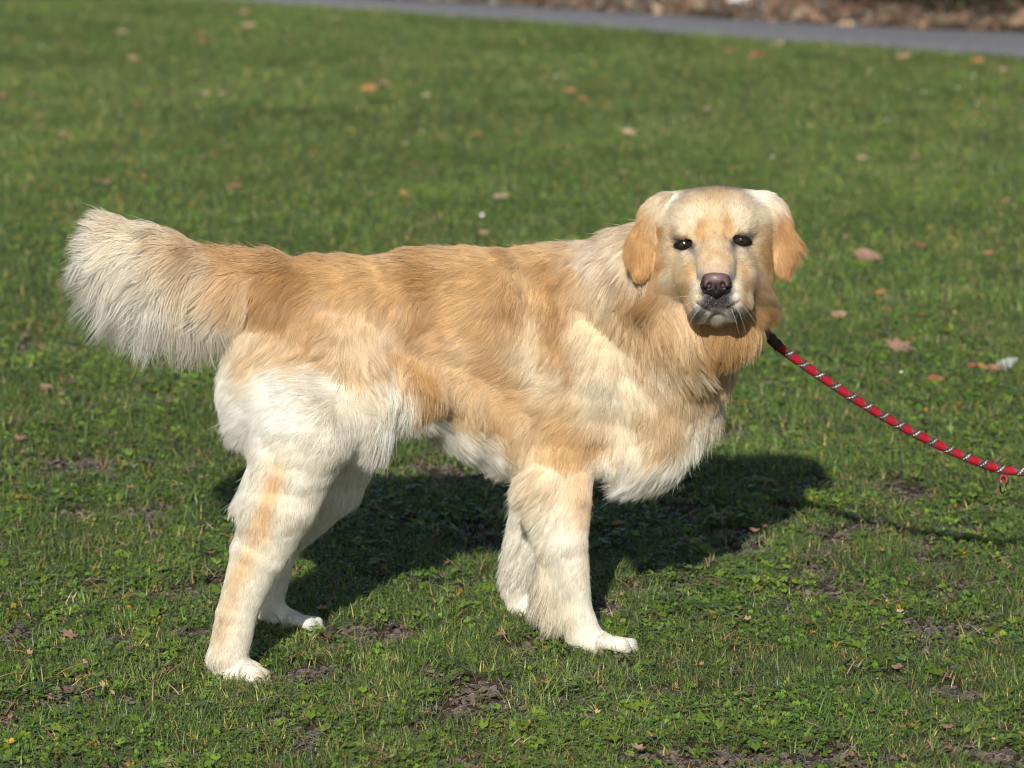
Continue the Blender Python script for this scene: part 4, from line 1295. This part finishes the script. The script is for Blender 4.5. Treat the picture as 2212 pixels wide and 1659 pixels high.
# whiskers
wp, wc = [], []
for (u, v, dep, du, dv, dd, ln_) in [(1496, 640, 165, -70, -4, -10, 1), (1500, 650, 165, -55, 22, 0, 1), (1505, 658, 165, -40, 34, 5, 1), (1590, 636, 168, 42, 30, 0, 1), (1593, 645, 165, 48, 52, 0, 1), (1588, 655, 165, 22, 44, 10, 1),
                                     (1600, 628, 150, 46, 14, 0, 1), (1510, 668, 160, -28, 30, 10, 1), (1580, 668, 160, 16, 36, 10, 1)]:
    p0 = H(u, v, surf_dep(u, v) - 3)
    dv_ = (RT * du - UPV * dv - FW * dd) * S
    for k in range(K):
        q = k / (K - 1)
        wp.append(p0 + dv_ * q + np.array([0, 0, -.012 * q * q]))
cu = bpy.data.hair_curves.new('whiskers'); nw = len(wp) // K
cu.add_curves([K] * nw); cu.position_data.foreach_set('vector', np.array(wp, np.float32).ravel())
a = cu.attributes.get('radius') or cu.attributes.new('radius', 'FLOAT', 'POINT')
a.data.foreach_set('value', np.tile(np.array([1, .95, .85, .75, .6, .4, .15]) * .00011, nw).astype(np.float32))
cu.materials.append(principled('whisker', (.85, .8, .7), .4))
wo_ = bpy.data.objects.new('whiskers', cu); COL.objects.link(wo_); wo_.parent = dog; wo_.matrix_parent_inverse = dog.matrix_basis.inverted()
tag(wo_, 'fine pale whiskers on the muzzle', kind='stuff')

# ------------------------------------------------------------------ leash
def catmull(pp, n):
    pp = [2 * pp[0] - pp[1]] + list(pp) + [2 * pp[-1] - pp[-2]]
    out_ = []
    for i in range(1, len(pp) - 2):
        for k in range(n):
            t_ = k / n
            out_.append(.5 * ((2 * pp[i]) + (-pp[i - 1] + pp[i + 1]) * t_ + (2 * pp[i - 1] - 5 * pp[i] + 4 * pp[i + 1] - pp[i + 2]) * t_ ** 2 + (-pp[i - 1] + 3 * pp[i] - 3 * pp[i + 1] + pp[i + 2]) * t_ ** 3))
    out_.append(pp[-2])
    return np.array(out_)


def resample(C, step):
    s_ = np.concatenate([[0], np.cumsum(np.linalg.norm(np.diff(C, axis=0), axis=1))])
    q = np.arange(0, s_[-1], step)
    return np.stack([np.interp(q, s_, C[:, k]) for k in range(3)], 1), q


def frames(C):
    T_ = np.gradient(C, axis=0); T_ /= np.linalg.norm(T_, axis=1, keepdims=True)
    A_ = np.cross(T_, np.array([0, 0, 1.0])); A_ /= np.linalg.norm(A_, axis=1, keepdims=True)
    return T_, A_, np.cross(A_, T_)


rope_px = [(1600, 668, .045), (1637, 697, .05), (1672, 738, .06), (1705, 766, .07), (1760, 804, .085), (1830, 851, .10), (1920, 906, .125), (2010, 953, .15), (2090, 989, .17), (2150, 1010, .185), (2185, 1017, .19), (2230, 1019, .195), (2330, 1008, .20), (2480, 960, .20), (2700, 860, .18), (3000, 690, .15)]
RC = catmull([P(*p) for p in rope_px], 24)
RCs, rs = resample(RC, .00085)
leash = bpy.data.objects.new('leash', None); leash.location = P(1637, 697, .05); COL.objects.link(leash)
tag(leash, 'red rope leash flecked with black and white leading from the dog to the right', 'leash')
bpy.context.view_layer.update()
s_start = np.argmin(np.linalg.norm(RCs - P(1668, 733, .06), axis=1))
Cr = RCs[s_start:]; sr = rs[s_start:] - rs[s_start]
T_, A_, B_ = frames(Cr)
NS = 48
th = np.arange(NS) * 2 * math.pi / NS
nb_ = 12                                    # strands each way round the braid
pitch = .032                              # length of one full turn
SS, TH = np.meshgrid(sr, th, indexing='ij')
ua = (SS / pitch - TH / (2 * math.pi)) * nb_ * 1.0
ub = (SS / pitch + TH / (2 * math.pi)) * nb_ * 1.0
fa = np.abs(np.sin(math.pi * ua)); fb = np.abs(np.sin(math.pi * ub))
over = ((np.floor(ua) + np.floor(ub)) % 2 == 0)
rel = np.where(over, fa, fb)
rad_ = .0060 + .0010 * rel ** .7 + .0001 * np.sin(SS * 90)
V_ = Cr[:, None, :] + rad_[:, :, None] * (np.cos(TH)[:, :, None] * A_[:, None, :] + np.sin(TH)[:, :, None] * B_[:, None, :])
nS = len(Cr)
ix = np.arange(nS * NS).reshape(nS, NS)
Fr = np.stack([ix[:-1], np.roll(ix[:-1], -1, 1), np.roll(ix[1:], -1, 1), ix[1:]], -1).reshape(-1, 4)
fs_ = (SS[:-1] + SS[1:]) / 2; ft = TH[:-1] + math.pi / NS
fa_ = (fs_ / pitch - ft / (2 * math.pi)) * nb_; fb_ = (fs_ / pitch + ft / (2 * math.pi)) * nb_
ia = np.floor(fa_).astype(int); ib = np.floor(fb_).astype(int)
ov = ((ia + ib) % 2 == 0)
red = np.array([.34, .007, .02]); blk = np.array([.025, .035, .03]); wht = np.array([.80, .78, .74]); gry = np.array([.13, .15, .12])
cr = np.tile(red, (nS - 1, NS, 1))
A12 = ia % 12; B12 = ib % 12
m = np.isin(A12, (0, 10, 11, 2)); cr[m & ov] = blk
m = ov & (A12 == 0); cr[m] = wht
m = ~ov & np.isin(B12, (0, 10)); cr[m] = gry
m = np.isin(B12, (0, 1)) & ~(ov & (A12 == 0)); cr[m] = gry * .5
m = ~ov & (B12 == 0) & (A12 % 2 == 0); cr[m] = gry * 1.6
m = ~ov & (B12 == 11); cr[m] = blk * 1.6
m = ~ov & np.isin(A12, (0, 11, 1)); cr[m] = blk
m = ov & (A12 == 1) & (ib % 2 == 0); cr[m] = blk
ga = np.abs(fa_ - np.round(fa_)); gb = np.abs(fb_ - np.round(fb_))
m_rope = principled('rope', (.6, .02, .03), .75, attr='col', spec=.3)
rope = mesh_obj('rope', V_.reshape(-1, 3), Fr, m_rope, leash)
set_color(rope.data, 'col', cr.reshape(-1, 3), 'FACE')


def tube(C, r, ns=14, wob=0.0):
    C = np.asarray(C); T1, A1, B1 = frames(C)
    r = np.broadcast_to(r, (len(C),))
    t1 = np.arange(ns) * 2 * math.pi / ns
    v = C[:, None] + r[:, None, None] * (np.cos(t1)[None, :, None] * A1[:, None] + np.sin(t1)[None, :, None] * B1[:, None])
    v = v.reshape(-1, 3)
    if wob: v = v + rng.normal(0, wob, v.shape)
    i_ = np.arange(len(C) * ns).reshape(len(C), ns)
    f = [tuple(x) for x in np.stack([i_[:-1], np.roll(i_[:-1], -1, 1), np.roll(i_[1:], -1, 1), i_[1:]], -1).reshape(-1, 4)]
    f.append(tuple(i_[0][::-1])); f.append(tuple(i_[-1]))
    return v, f


m_sleeve = principled('leash_sleeve', (.045, .022, .028), .85, noise=(300, .5), bump=(700, .8, .001))
s_end = np.argmin(np.linalg.norm(RCs - P(1684, 748, .063), axis=1))
seg = RCs[0:s_end:4]
q = np.linspace(0, 1, len(seg))
v, f = tube(seg, .0068 + .0018 * np.sin(q * 9) * (1 - q) + .0012 * q, 14, .00035)
mesh_obj('sleeve', v, f, m_sleeve, leash)
fr_v, fr_f = [], []
for k in range(16):                                   # frayed threads at the sleeve's end
    a_ = k / 16 * 6.283; c_ = RCs[s_end - 6]; T1 = (RCs[s_end] - RCs[s_end - 20]); T1 /= np.linalg.norm(T1)
    A1 = np.cross(T1, [0, 0, 1.0]); A1 /= np.linalg.norm(A1); B1 = np.cross(A1, T1)
    o_ = (A1 * math.cos(a_) + B1 * math.sin(a_))
    p0 = c_ + o_ * .0078; p1 = p0 + T1 * .004 + o_ * random.uniform(0, .002) + np.array([0, 0, -.002]); w_ = np.cross(T1, o_) * .0012
    n0 = len(fr_v); fr_v += [p0 - w_, p0 + w_, p1 + w_ * .3, p1 - w_ * .3]; fr_f.append((n0, n0 + 1, n0 + 2, n0 + 3))
mesh_obj('frayed_edge', fr_v, fr_f, m_sleeve, leash)
# small ring hanging in a cord loop
pr_ = P(2168, 1022, .187)
m_steel = principled('steel', (.12, .12, .13), .3, spec=.6); m_steel.node_tree.nodes['Principled BSDF'].inputs['Metallic'].default_value = 1
lc = [pr_ + np.array([.0055 * math.sin(a_) * .9, .002 * math.cos(a_), -.004 - .006 * (1 - math.cos(a_))]) for a_ in np.linspace(-2.6, 2.6, 16)]
v, f = tube(lc, .0017, 8); mesh_obj('cord_loop', v, f, principled('loop_cord', (.40, .02, .03), .8), leash)
rc = [pr_ + np.array([.0052 * math.cos(a_) * 1.0, .006 * math.cos(a_), -.0195 + .0125 * math.sin(a_)]) for a_ in np.linspace(0, 6.283, 28)]
t1v, t1f = [], []
for i in range(27):
    a_ = i / 27 * 6.283
    cen_ = pr_ + np.array([.0052 * math.cos(a_), .006 * math.cos(a_), -.0195 + .0125 * math.sin(a_)])
    rad_d = cen_ - (pr_ + np.array([0, 0, -.0195])); rad_d /= np.linalg.norm(rad_d)
    nrm_ = np.array([.82, -.57, 0])
    for j in range(8):
        b_ = j / 8 * 6.283
        t1v.append(cen_ + .0012 * (rad_d * math.cos(b_) + nrm_ * math.sin(b_)))
for i in range(27):
    for j in range(8):
        t1f.append((i * 8 + j, i * 8 + (j + 1) % 8, ((i + 1) % 27) * 8 + (j + 1) % 8, ((i + 1) % 27) * 8 + j))
mesh_obj('ring', t1v, t1f, m_steel, leash)


# ------------------------------------------------------------------ fallen leaves, each one a thing
def leaf_mesh(name, size, kind, colr, curl, seed):
    r = random.Random(seed)
    n = 36; ring, mid = [], []
    for i in range(n):
        a_ = 2 * math.pi * i / n
        if kind == 'oak':
            lob_ = .78 + .22 * math.cos(a_ * 7 + .6) + r.uniform(-.05, .05); ex, ey = 1.0, .58
        elif kind == 'maple':
            lob_ = .62 + .38 * abs(math.cos(a_ * 2.5)) ** .7 + r.uniform(-.05, .05); ex, ey = 1.0, .95
        else:
            lob_ = 1.0 + r.uniform(-.05, .05); ex, ey = 1.0, .55 * (1 - .25 * math.cos(a_))
        ring.append((math.cos(a_) * ex * lob_, math.sin(a_) * ey * lob_))
    vs = [(0, 0, 0)]; fs = []; vc = [(1, 1, 1)]
    ph1, ph2 = r.uniform(0, 6), r.uniform(0, 6)

    def zz(x, y):
        return curl * (.35 * y * y + .25 * x * x - .12 + .10 * math.sin(4 * x + ph1) + .10 * math.sin(5 * y + ph2)) - .06 * abs(y) ** .5 * -1
    for s_ in (.35, .7, 1.0):
        for (x, y) in ring:
            x_, y_ = x * s_, y * s_
            vs.append((x_, y_, zz(x_, y_)))
            k_ = r.uniform(.85, 1.12) * (1.05 if abs(y_) < .08 else .95)
            vc.append((k_, k_ * .98, k_ * .95))
    for i in range(n):
        j = (i + 1) % n
        fs.append((0, 1 + i, 1 + j))
        fs.append((1 + i, 1 + n + i, 1 + n + j, 1 + j)); fs.append((1 + n + i, 1 + 2 * n + i, 1 + 2 * n + j, 1 + n + j))
    n0 = len(vs)
    for k in range(5):                                 # stalk
        x = -.95 - k * .12
        for (dy, dz) in ((-.02, 0), (.02, 0), (0, .03)):
            vs.append((x, dy + .02 * k * k * .3, dz + zz(-.95, 0) + .02 * k)); vc.append((.8, .75, .7))
    for k in range(4):
        for j in range(3):
            fs.append((n0 + k * 3 + j, n0 + k * 3 + (j + 1) % 3, n0 + k * 3 + 3 + (j + 1) % 3, n0 + k * 3 + 3 + j))
    me = bpy.data.meshes.new(name)
    me.from_pydata([(x * size / 2, y * size / 2, z * size / 2) for x, y, z in vs], [], fs)
    me.materials.append(leaf_mats[colr]); me.shade_smooth(); set_color(me, 'vary', np.array(vc))
    return me


LC = {'tan': (.38, .26, .17), 'brown': (.30, .17, .11), 'pinkish brown': (.33, .20, .15), 'orange': (.42, .20, .09), 'reddish': (.30, .10, .06), 'pale': (.48, .36, .25), 'yellow': (.60, .38, .05)}
leaf_mats = {k: leafy_mat('fallen_leaf_' + k.replace(' ', '_'), attr=None, trans=.15, rough=.6, base=v) for k, v in LC.items()}

LEAVES = [
    (264, 78, 30, 'pale', 'oak', 'pale tan leaf high on the lawn at upper left, largest there'),
    (290, 136, 26, 'tan', 'oval', 'tan leaf standing on edge, just below the pale leaf at upper left'),
    (233, 408, 40, 'pinkish brown', 'oak', 'large pinkish brown leaf on the grass just above the tail tip'),
    (4, 218, 18, 'orange', 'oval', 'orange-brown leaf cut by the left edge of the view'),
    (69, 215, 18, 'pinkish brown', 'oval', 'small pinkish leaf near the left edge, level with the orange one at the edge'),
    (136, 303, 24, 'pinkish brown', 'oak', 'pinkish brown leaf lying alone at left between tail and path'),
    (296, 238, 22, 'orange', 'oval', 'flat orange-brown leaf above the tail, right of two faint ones'),
    (443, 214, 26, 'tan', 'oak', 'dull tan leaf beside a rounder one, above the rump'),
    (479, 213, 18, 'pale', 'oval', 'round pale leaf right of the dull tan one above the rump'),
    (442, 101, 18, 'orange', 'oval', 'bright orange leaf below the start of the path, upper left'),
    (436, 86, 20, 'reddish', 'oval', 'reddish leaf touching the bright orange leaf at upper left'),
    (527, 37, 24, 'pinkish brown', 'oval', 'pinkish leaf nearest the left start of the path'),
    (539, 67, 26, 'tan', 'oval', 'tan leaf a little below the path at its left start'),
    (718, 50, 30, 'tan', 'oak', 'wide tan leaf just below the footpath above the dog\'s back'),
    (797, 205, 38, 'orange', 'maple', 'pointed orange-brown leaf standing up halfway between back and path'),
    (832, 190, 22, 'pinkish brown', 'oval', 'pink-brown leaf up and right of the pointed orange leaf'),
    (675, 151, 22, 'tan', 'oval', 'upright tan leaf above the dog\'s rump, left of the pointed orange leaf'),
    (312, 395, 16, 'orange', 'oval', 'small orange leaf right of the large pinkish leaf above the tail'),
    (510, 413, 24, 'orange', 'oval', 'orange-tan leaf on the grass just above the root of the tail'),
    (495, 329, 18, 'pinkish brown', 'oval', 'pinkish leaf above and right of the two small orange leaves'),
    (462, 349, 17, 'orange', 'oval', 'right one of two small orange leaves above the tail'),
    (435, 355, 18, 'pinkish brown', 'oval', 'left one of two small orange-brown leaves above the tail'),
    (921, 219, 24, 'pale', 'oval', 'pale leaf with a dark edge above the middle of the back'),
    (1029, 303, 24, 'orange', 'oval', 'salmon-orange leaf above the shoulders'),
    (877, 325, 20, 'tan', 'oval', 'tan leaf left of the salmon one, above the middle of the back'),
    (874, 433, 22, 'orange', 'oval', 'orange leaf low above the back, left of the white daisy'),
    (1082, 441, 34, 'pale', 'oval', 'pale tan leaf directly above and right of the big white daisy'),
    (1045, 517, 26, 'tan', 'oval', 'tan leaf peeping up just behind the ridge of the back'),
    (1358, 300, 34, 'pale', 'oak', 'pale notched leaf on the lawn above the dog\'s left-hand ear'),
    (1346, 386, 22, 'pinkish brown', 'oval', 'upright pinkish leaf just left of the dog\'s head'),
    (1260, 226, 18, 'orange', 'oval', 'vivid orange leaf between the shoulders and the path'),
    (1236, 209, 24, 'orange', 'oval', 'orange leaf left of and above the vivid orange one'),
    (1183, 109, 26, 'tan', 'oval', 'tan leaf near the path above the shoulders'),
    (1636, 128, 26, 'reddish', 'oval', 'reddish brown leaf above the dog\'s head near the path'),
    (1574, 120, 20, 'orange', 'oval', 'orange tan leaf left of the reddish one near the path'),
    (1683, 104, 22, 'pale', 'oval', 'pale leaf in the grass just below the edge of the path'),
    (1782, 111, 18, 'orange', 'oval', 'orange leaf on the lawn just under the path at upper right'),
    (1951, 134, 28, 'tan', 'oval', 'broad tan leaf below the path, left of a pair at upper right'),
    (2110, 144, 34, 'orange', 'oak', 'largest orange tan leaf under the path at far upper right'),
    (2167, 162, 26, 'tan', 'oval', 'tan leaf below right of the large orange tan leaf at upper right'),
    (1528, 248, 18, 'pale', 'oval', 'pale round leaf high above the dog\'s head'),
    (1864, 356, 20, 'pale', 'oval', 'pale pink leaf upper right of the dog\'s head'),
    (1976, 355, 20, 'pinkish brown', 'oval', 'pinkish leaf right of the pale pink one'),
    (2110, 259, 24, 'orange', 'oval', 'orange leaf near the right edge, midway to the path'),
    (1875, 574, 58, 'pinkish brown', 'oval', 'large smooth brown leaf right of the dog\'s ear'),
    (1988, 547, 34, 'reddish', 'oak', 'ragged red-brown leaf right of and above the large smooth brown leaf'),
    (1813, 700, 34, 'tan', 'oval', 'tan leaf standing upright above the leash'),
    (1942, 774, 76, 'pinkish brown', 'oak', 'large lobed oak leaf, brown, above the middle of the leash'),
    (1994, 702, 20, 'orange', 'oval', 'small round rust leaf above the large lobed oak leaf'),
    (2023, 704, 14, 'reddish', 'oval', 'smallest reddish leaf right of the round rust leaf'),
    (2023, 838, 36, 'reddish', 'oval', 'narrow reddish brown leaf between the leash and the oak leaf'),
    (2124, 809, 24, 'orange', 'oval', 'rust leaf left of the brown leaf that touches the grey feather'),
    (2150, 811, 34, 'brown', 'oak', 'brown leaf touching the pale grey feather at right'),
    (2100, 806, 24, 'reddish', 'oval', 'dark red-brown leaf, leftmost of the row by the grey feather'),
    (1745, 813, 22, 'pinkish brown', 'oval', 'brown leaf half hidden just below the upper leash'),
    (1902, 648, 26, 'orange', 'oak', 'curled orange-brown leaf above and left of the lobed oak leaf'),
    (2135, 561, 22, 'orange', 'oval', 'orange brown leaf near the right edge at the height of the dog\'s nose'),
    (2004, 753, 16, 'pale', 'oval', 'small pale leaf just right of the large lobed oak leaf'),
    (287, 1071, 30, 'tan', 'oak', 'dry tan leaf on the grass left of the hind leg'),
    (150, 1394, 46, 'pinkish brown', 'oak', 'brown oak leaf in the grass at lower left'),
    (182, 1454, 16, 'pale', 'maple', 'small pale curled leaf below the brown oak leaf at lower left'),
    (227, 1603, 14, 'orange', 'oval', 'small orange leaf near the bottom edge at lower left'),
    (24, 1628, 22, 'yellow', 'maple', 'yellow-orange leaf in the bottom left corner'),
    (697, 1341, 30, 'tan', 'oak', 'brown leaf lying at the toes of the far hind paw'),
    (1938, 1468, 26, 'brown', 'maple', 'triangular brown leaf in the grass at lower right'),
    (2044, 1600, 34, 'brown', 'oak', 'folded brown oak leaf near the bottom right corner'),
    (1378, 1642, 36, 'tan', 'oak', 'tan leaf at the bottom edge below the front paw'),
    (1908, 1371, 20, 'tan', 'oak', 'light brown crumpled leaf right of the front paw'),
    (1944, 1341, 15, 'pale', 'oval', 'pale striped leaf just above the light brown crumpled one'),
    (455, 1212, 22, 'brown', 'oak', 'brown leaf beside the hock of the near hind leg'),
    (1630, 1168, 22, 'pinkish brown', 'oval', 'pinkish brown leaf just outside the head\'s shadow'),
    (640, 1402, 14, 'orange', 'oval', 'little orange leaf between the two hind paws'),
    (1480, 1190, 24, 'brown', 'oval', 'brown leaf at the lower rim of the chest\'s shadow'),
    (100, 855, 26, 'pinkish brown', 'oval', 'faint pinkish leaf at left below the tail'),
    (45, 965, 30, 'brown', 'oak', 'brown leaf at the left edge below the tail plume'),
]
r_ = random.Random(4)
used = set()
for (u, v, sz, colr, kind, lab) in LEAVES:
    g_ = G(u, v)
    dist = np.linalg.norm(g_ - CAM)
    size = sz / F * dist * 1.05
    me = leaf_mesh('fallen_leaf', size, kind, colr, r_.uniform(.4, 1.0), hash((u, v)) & 0xffff)
    o = bpy.data.objects.new('fallen_leaf', me); COL.objects.link(o)
    o.location = (g_[0], g_[1], float(terrain(g_[0], g_[1])) + .016 + size * .10)
    tilt = r_.uniform(.25, .75) if v < 900 else r_.uniform(.1, .5)
    o.rotation_euler = (tilt, r_.uniform(-.25, .25), r_.uniform(-.5, .5) + (3.14 if r_.random() < .5 else 0) * 0)
    tag(o, lab, 'leaf', 'fallen leaves on the lawn')
extra = [(r_.uniform(0, 2212), r_.uniform(60, 700)) for _ in range(120)]
mini = [leaf_mesh('leaf_scrap', .022, 'oval', c, .8, i) for i, c in enumerate(['tan', 'orange', 'pinkish brown', 'yellow', 'brown', 'orange'])]
for (u, v) in extra:
    if v < 125 * u / 2212 + 25 or (130 < u < 1740 and v > 430): continue
    g_ = G(u, v)
    o = bpy.data.objects.new('leaf_scrap', r_.choice(mini)); COL.objects.link(o)
    s_ = r_.uniform(.4, .85)
    o.scale = (s_, s_, s_)
    o.location = (g_[0], g_[1], float(terrain(g_[0], g_[1])) + .020)
    o.rotation_euler = (r_.uniform(.1, .9), r_.uniform(-.4, .4), r_.uniform(0, 6.28))
    tag(o, 'tiny scrap of dead leaf, a blurred coloured fleck in the far lawn', 'leaf scrap', 'tiny leaf scraps in the far lawn')

# ------------------------------------------------------------------ daisies
m_pet = principled('petal', (.82, .82, .80), .6); m_disk = principled('daisy_disk', (.65, .42, .03), .7); m_stem = principled('daisy_stem', (.08, .15, .03), .6)


def daisy(u, v, dia, lab, group=None, budding=False):
    g_ = G(u, v); g_[2] = float(terrain(g_[0], g_[1]))
    e = bpy.data.objects.new('daisy', None); e.location = g_; COL.objects.link(e)
    tag(e, lab, 'daisy', group)
    h_ = .030
    vs, fs = tube([(0, 0, -.002), (.001, 0, .01), (0, .001, .02), (.0, 0, h_)], .0009, 6)
    st = mesh_obj('stem', vs, fs, m_stem); st.parent = e
    vs, fs = [], []
    R_ = dia / 2
    for k in range(15):
        a_ = k / 15 * 6.283 + random.uniform(-.05, .05)
        tl_ = .45 if not budding else 1.2
        for j, (rr_, ww) in enumerate(((.22, .07), (.65, .13), (1.0, .06))):
            z = h_ + R_ * rr_ * tl_ * .6
            cx, cy = math.cos(a_) * R_ * rr_ * (1 if not budding else .6), math.sin(a_) * R_ * rr_ * (1 if not budding else .6)
            px_, py_ = -math.sin(a_) * R_ * ww, math.cos(a_) * R_ * ww
            vs += [(cx + px_, cy + py_, z), (cx - px_, cy - py_, z)]
        n0 = len(vs) - 6
        fs += [(n0, n0 + 1, n0 + 3, n0 + 2), (n0 + 2, n0 + 3, n0 + 5, n0 + 4)]
    pe = mesh_obj('petals', vs, fs, m_pet); pe.parent = e
    vs, fs = [(0, 0, h_ + R_ * .25)], []
    for k in range(10):
        vs.append((math.cos(k * .628) * R_ * .3, math.sin(k * .628) * R_ * .3, h_ + R_ * .08))
    for k in range(10): fs.append((0, 1 + k, 1 + (k + 1) % 10))
    dk = mesh_obj('disk', vs, fs, m_disk); dk.parent = e
    e.rotation_euler = (.45, 0, random.uniform(-.3, .3))


daisy(1043, 486, .018, 'white daisy, the brightest bloom, right behind the dog\'s back', 'daisies in the lawn', True)
for (u, v) in [(1252, 138), (1878, 166), (2101, 180), (2068, 206), (1994, 214), (2107, 241), (1914, 279), (1666, 357), (93, 112), (828, 141), (1200, 178)]:
    daisy(u, v, .009, 'small white daisy, a blurred pale dot on the far lawn below the path', 'far daisies below the path')
daisy(1941, 829, .009, 'tiny white daisy on the grass just above the middle of the leash', 'daisies in the lawn', True)

# ------------------------------------------------------------------ feather and paper scrap
g_ = G(2174, 806); g_[2] = float(terrain(g_[0], g_[1])) + .018
vs, fs = [], []
for i in range(13):
    t_ = i / 12; w_ = .011 * math.sin(math.pi * (.12 + .8 * t_)) * (1 + .12 * math.sin(i * 2.3))
    x = -.024 + .048 * t_
    vs += [(x - .004, w_, .006 + .006 * t_), (x, 0, .002 + .014 * t_ * t_), (x - .004, -w_, .004)]
for i in range(12):
    a_ = i * 3
    fs += [(a_, a_ + 1, a_ + 4, a_ + 3), (a_ + 1, a_ + 2, a_ + 5, a_ + 4)]
o = mesh_obj('feather', vs, fs, principled('feather', (.26, .28, .27), .6))
o.location = g_; o.rotation_euler = (.9, -.35, .2)
tag(o, 'pale grey feather lying on the lawn behind a brown leaf near the right edge', 'feather')
g_ = G(1597, 27)
g_[2] = float(terrain(g_[0], g_[1])) + .03
vs = []; fs = []
for i in range(5):
    for j in range(4):
        x = (i / 4 - .5) * .10; y = (j / 3 - .5) * .055
        vs.append((x, y, .012 * math.sin(i * 1.7 + j) + .02 * (j / 3)))
for i in range(4):
    for j in range(3):
        a_ = i * 4 + j; fs.append((a_, a_ + 4, a_ + 5, a_ + 1))
o = mesh_obj('paper_scrap', vs, fs, principled('paper', (.82, .82, .86), .7)); o.location = g_; o.rotation_euler = (.6, .1, .1)
tag(o, 'white crumpled paper scrap on the brown leaf litter beside the path', 'litter')

# ------------------------------------------------------------------ shrubs beyond the bed, only their feet in view
m_bark = principled('shrub_bark', (.10, .065, .045), .9, noise=(30, .4))
m_sleaf = leafy_mat('shrub_leaf', attr=None, trans=.2, rough=.5, base=(.045, .06, .025))
for (u, v, hh, wd, lab) in [(1930, 16, 1.3, .55, 'dark bushy shrub on the leaf bed, leftmost at the top right corner'),
                            (2075, 26, 1.5, .6, 'dark bushy shrub on the leaf bed, middle one at the top right'),
                            (2230, 32, 1.4, .6, 'dark bushy shrub on the leaf bed, nearest the top right corner')]:
    d_ = ray(u, v); t_ = 8.0
    while t_ < 60:
        p_ = CAM + d_ * t_
        if p_[2] < float(terrain(p_[0], p_[1])): break
        t_ += .02
    e = bpy.data.objects.new('shrub', None); e.location = p_; COL.objects.link(e)
    tag(e, lab, 'shrub', 'shrubs beyond the path')
    av, af = [], []; tips = []
    for k in range(16):
        a_ = random.uniform(0, 6.28); l_ = hh * random.uniform(.5, .95); sp = random.uniform(.2, .9) * wd
        c_ = np.array([(math.cos(a_) * sp * q_ ** 1.2 + random.uniform(-.02, .02), math.sin(a_) * sp * q_ ** 1.2 + random.uniform(-.02, .02), l_ * q_ - .03) for q_ in np.linspace(0, 1, 7)])
        v, f = tube(c_, np.linspace(.014, .004, 7), 6)
        n0 = len(av); av += list(v); af += [tuple(x + n0 for x in q_) for q_ in f]
        tips += [c_[i] for i in range(1, 7)] * 1
    o = mesh_obj('stems', av, af, m_bark); o.parent = e
    vs, fs, vc = [], [], []
    for k in range(2600):
        c_ = np.array(random.choice(tips)) + np.random.default_rng(k).normal(0, .09, 3)
        c_[2] = max(c_[2], .04) if k % 3 else random.uniform(.02, .3)
        weed_leaf(vs, fs, vc, c_[0], c_[1], c_[2], random.uniform(.012, .028), random.uniform(0, 6.28), random.uniform(-1.2, 1.2), 0,
                  (lambda k_: (k_ * random.choice([1, 1, 2.2]), k_, k_))(random.uniform(.5, 1.5)))
    me = bpy.data.meshes.new('foliage'); me.from_pydata(vs, [], fs); me.materials.append(m_sleaf); set_color(me, 'vary', np.array(vc))
    o = bpy.data.objects.new('foliage', me); COL.objects.link(o); o.parent = e
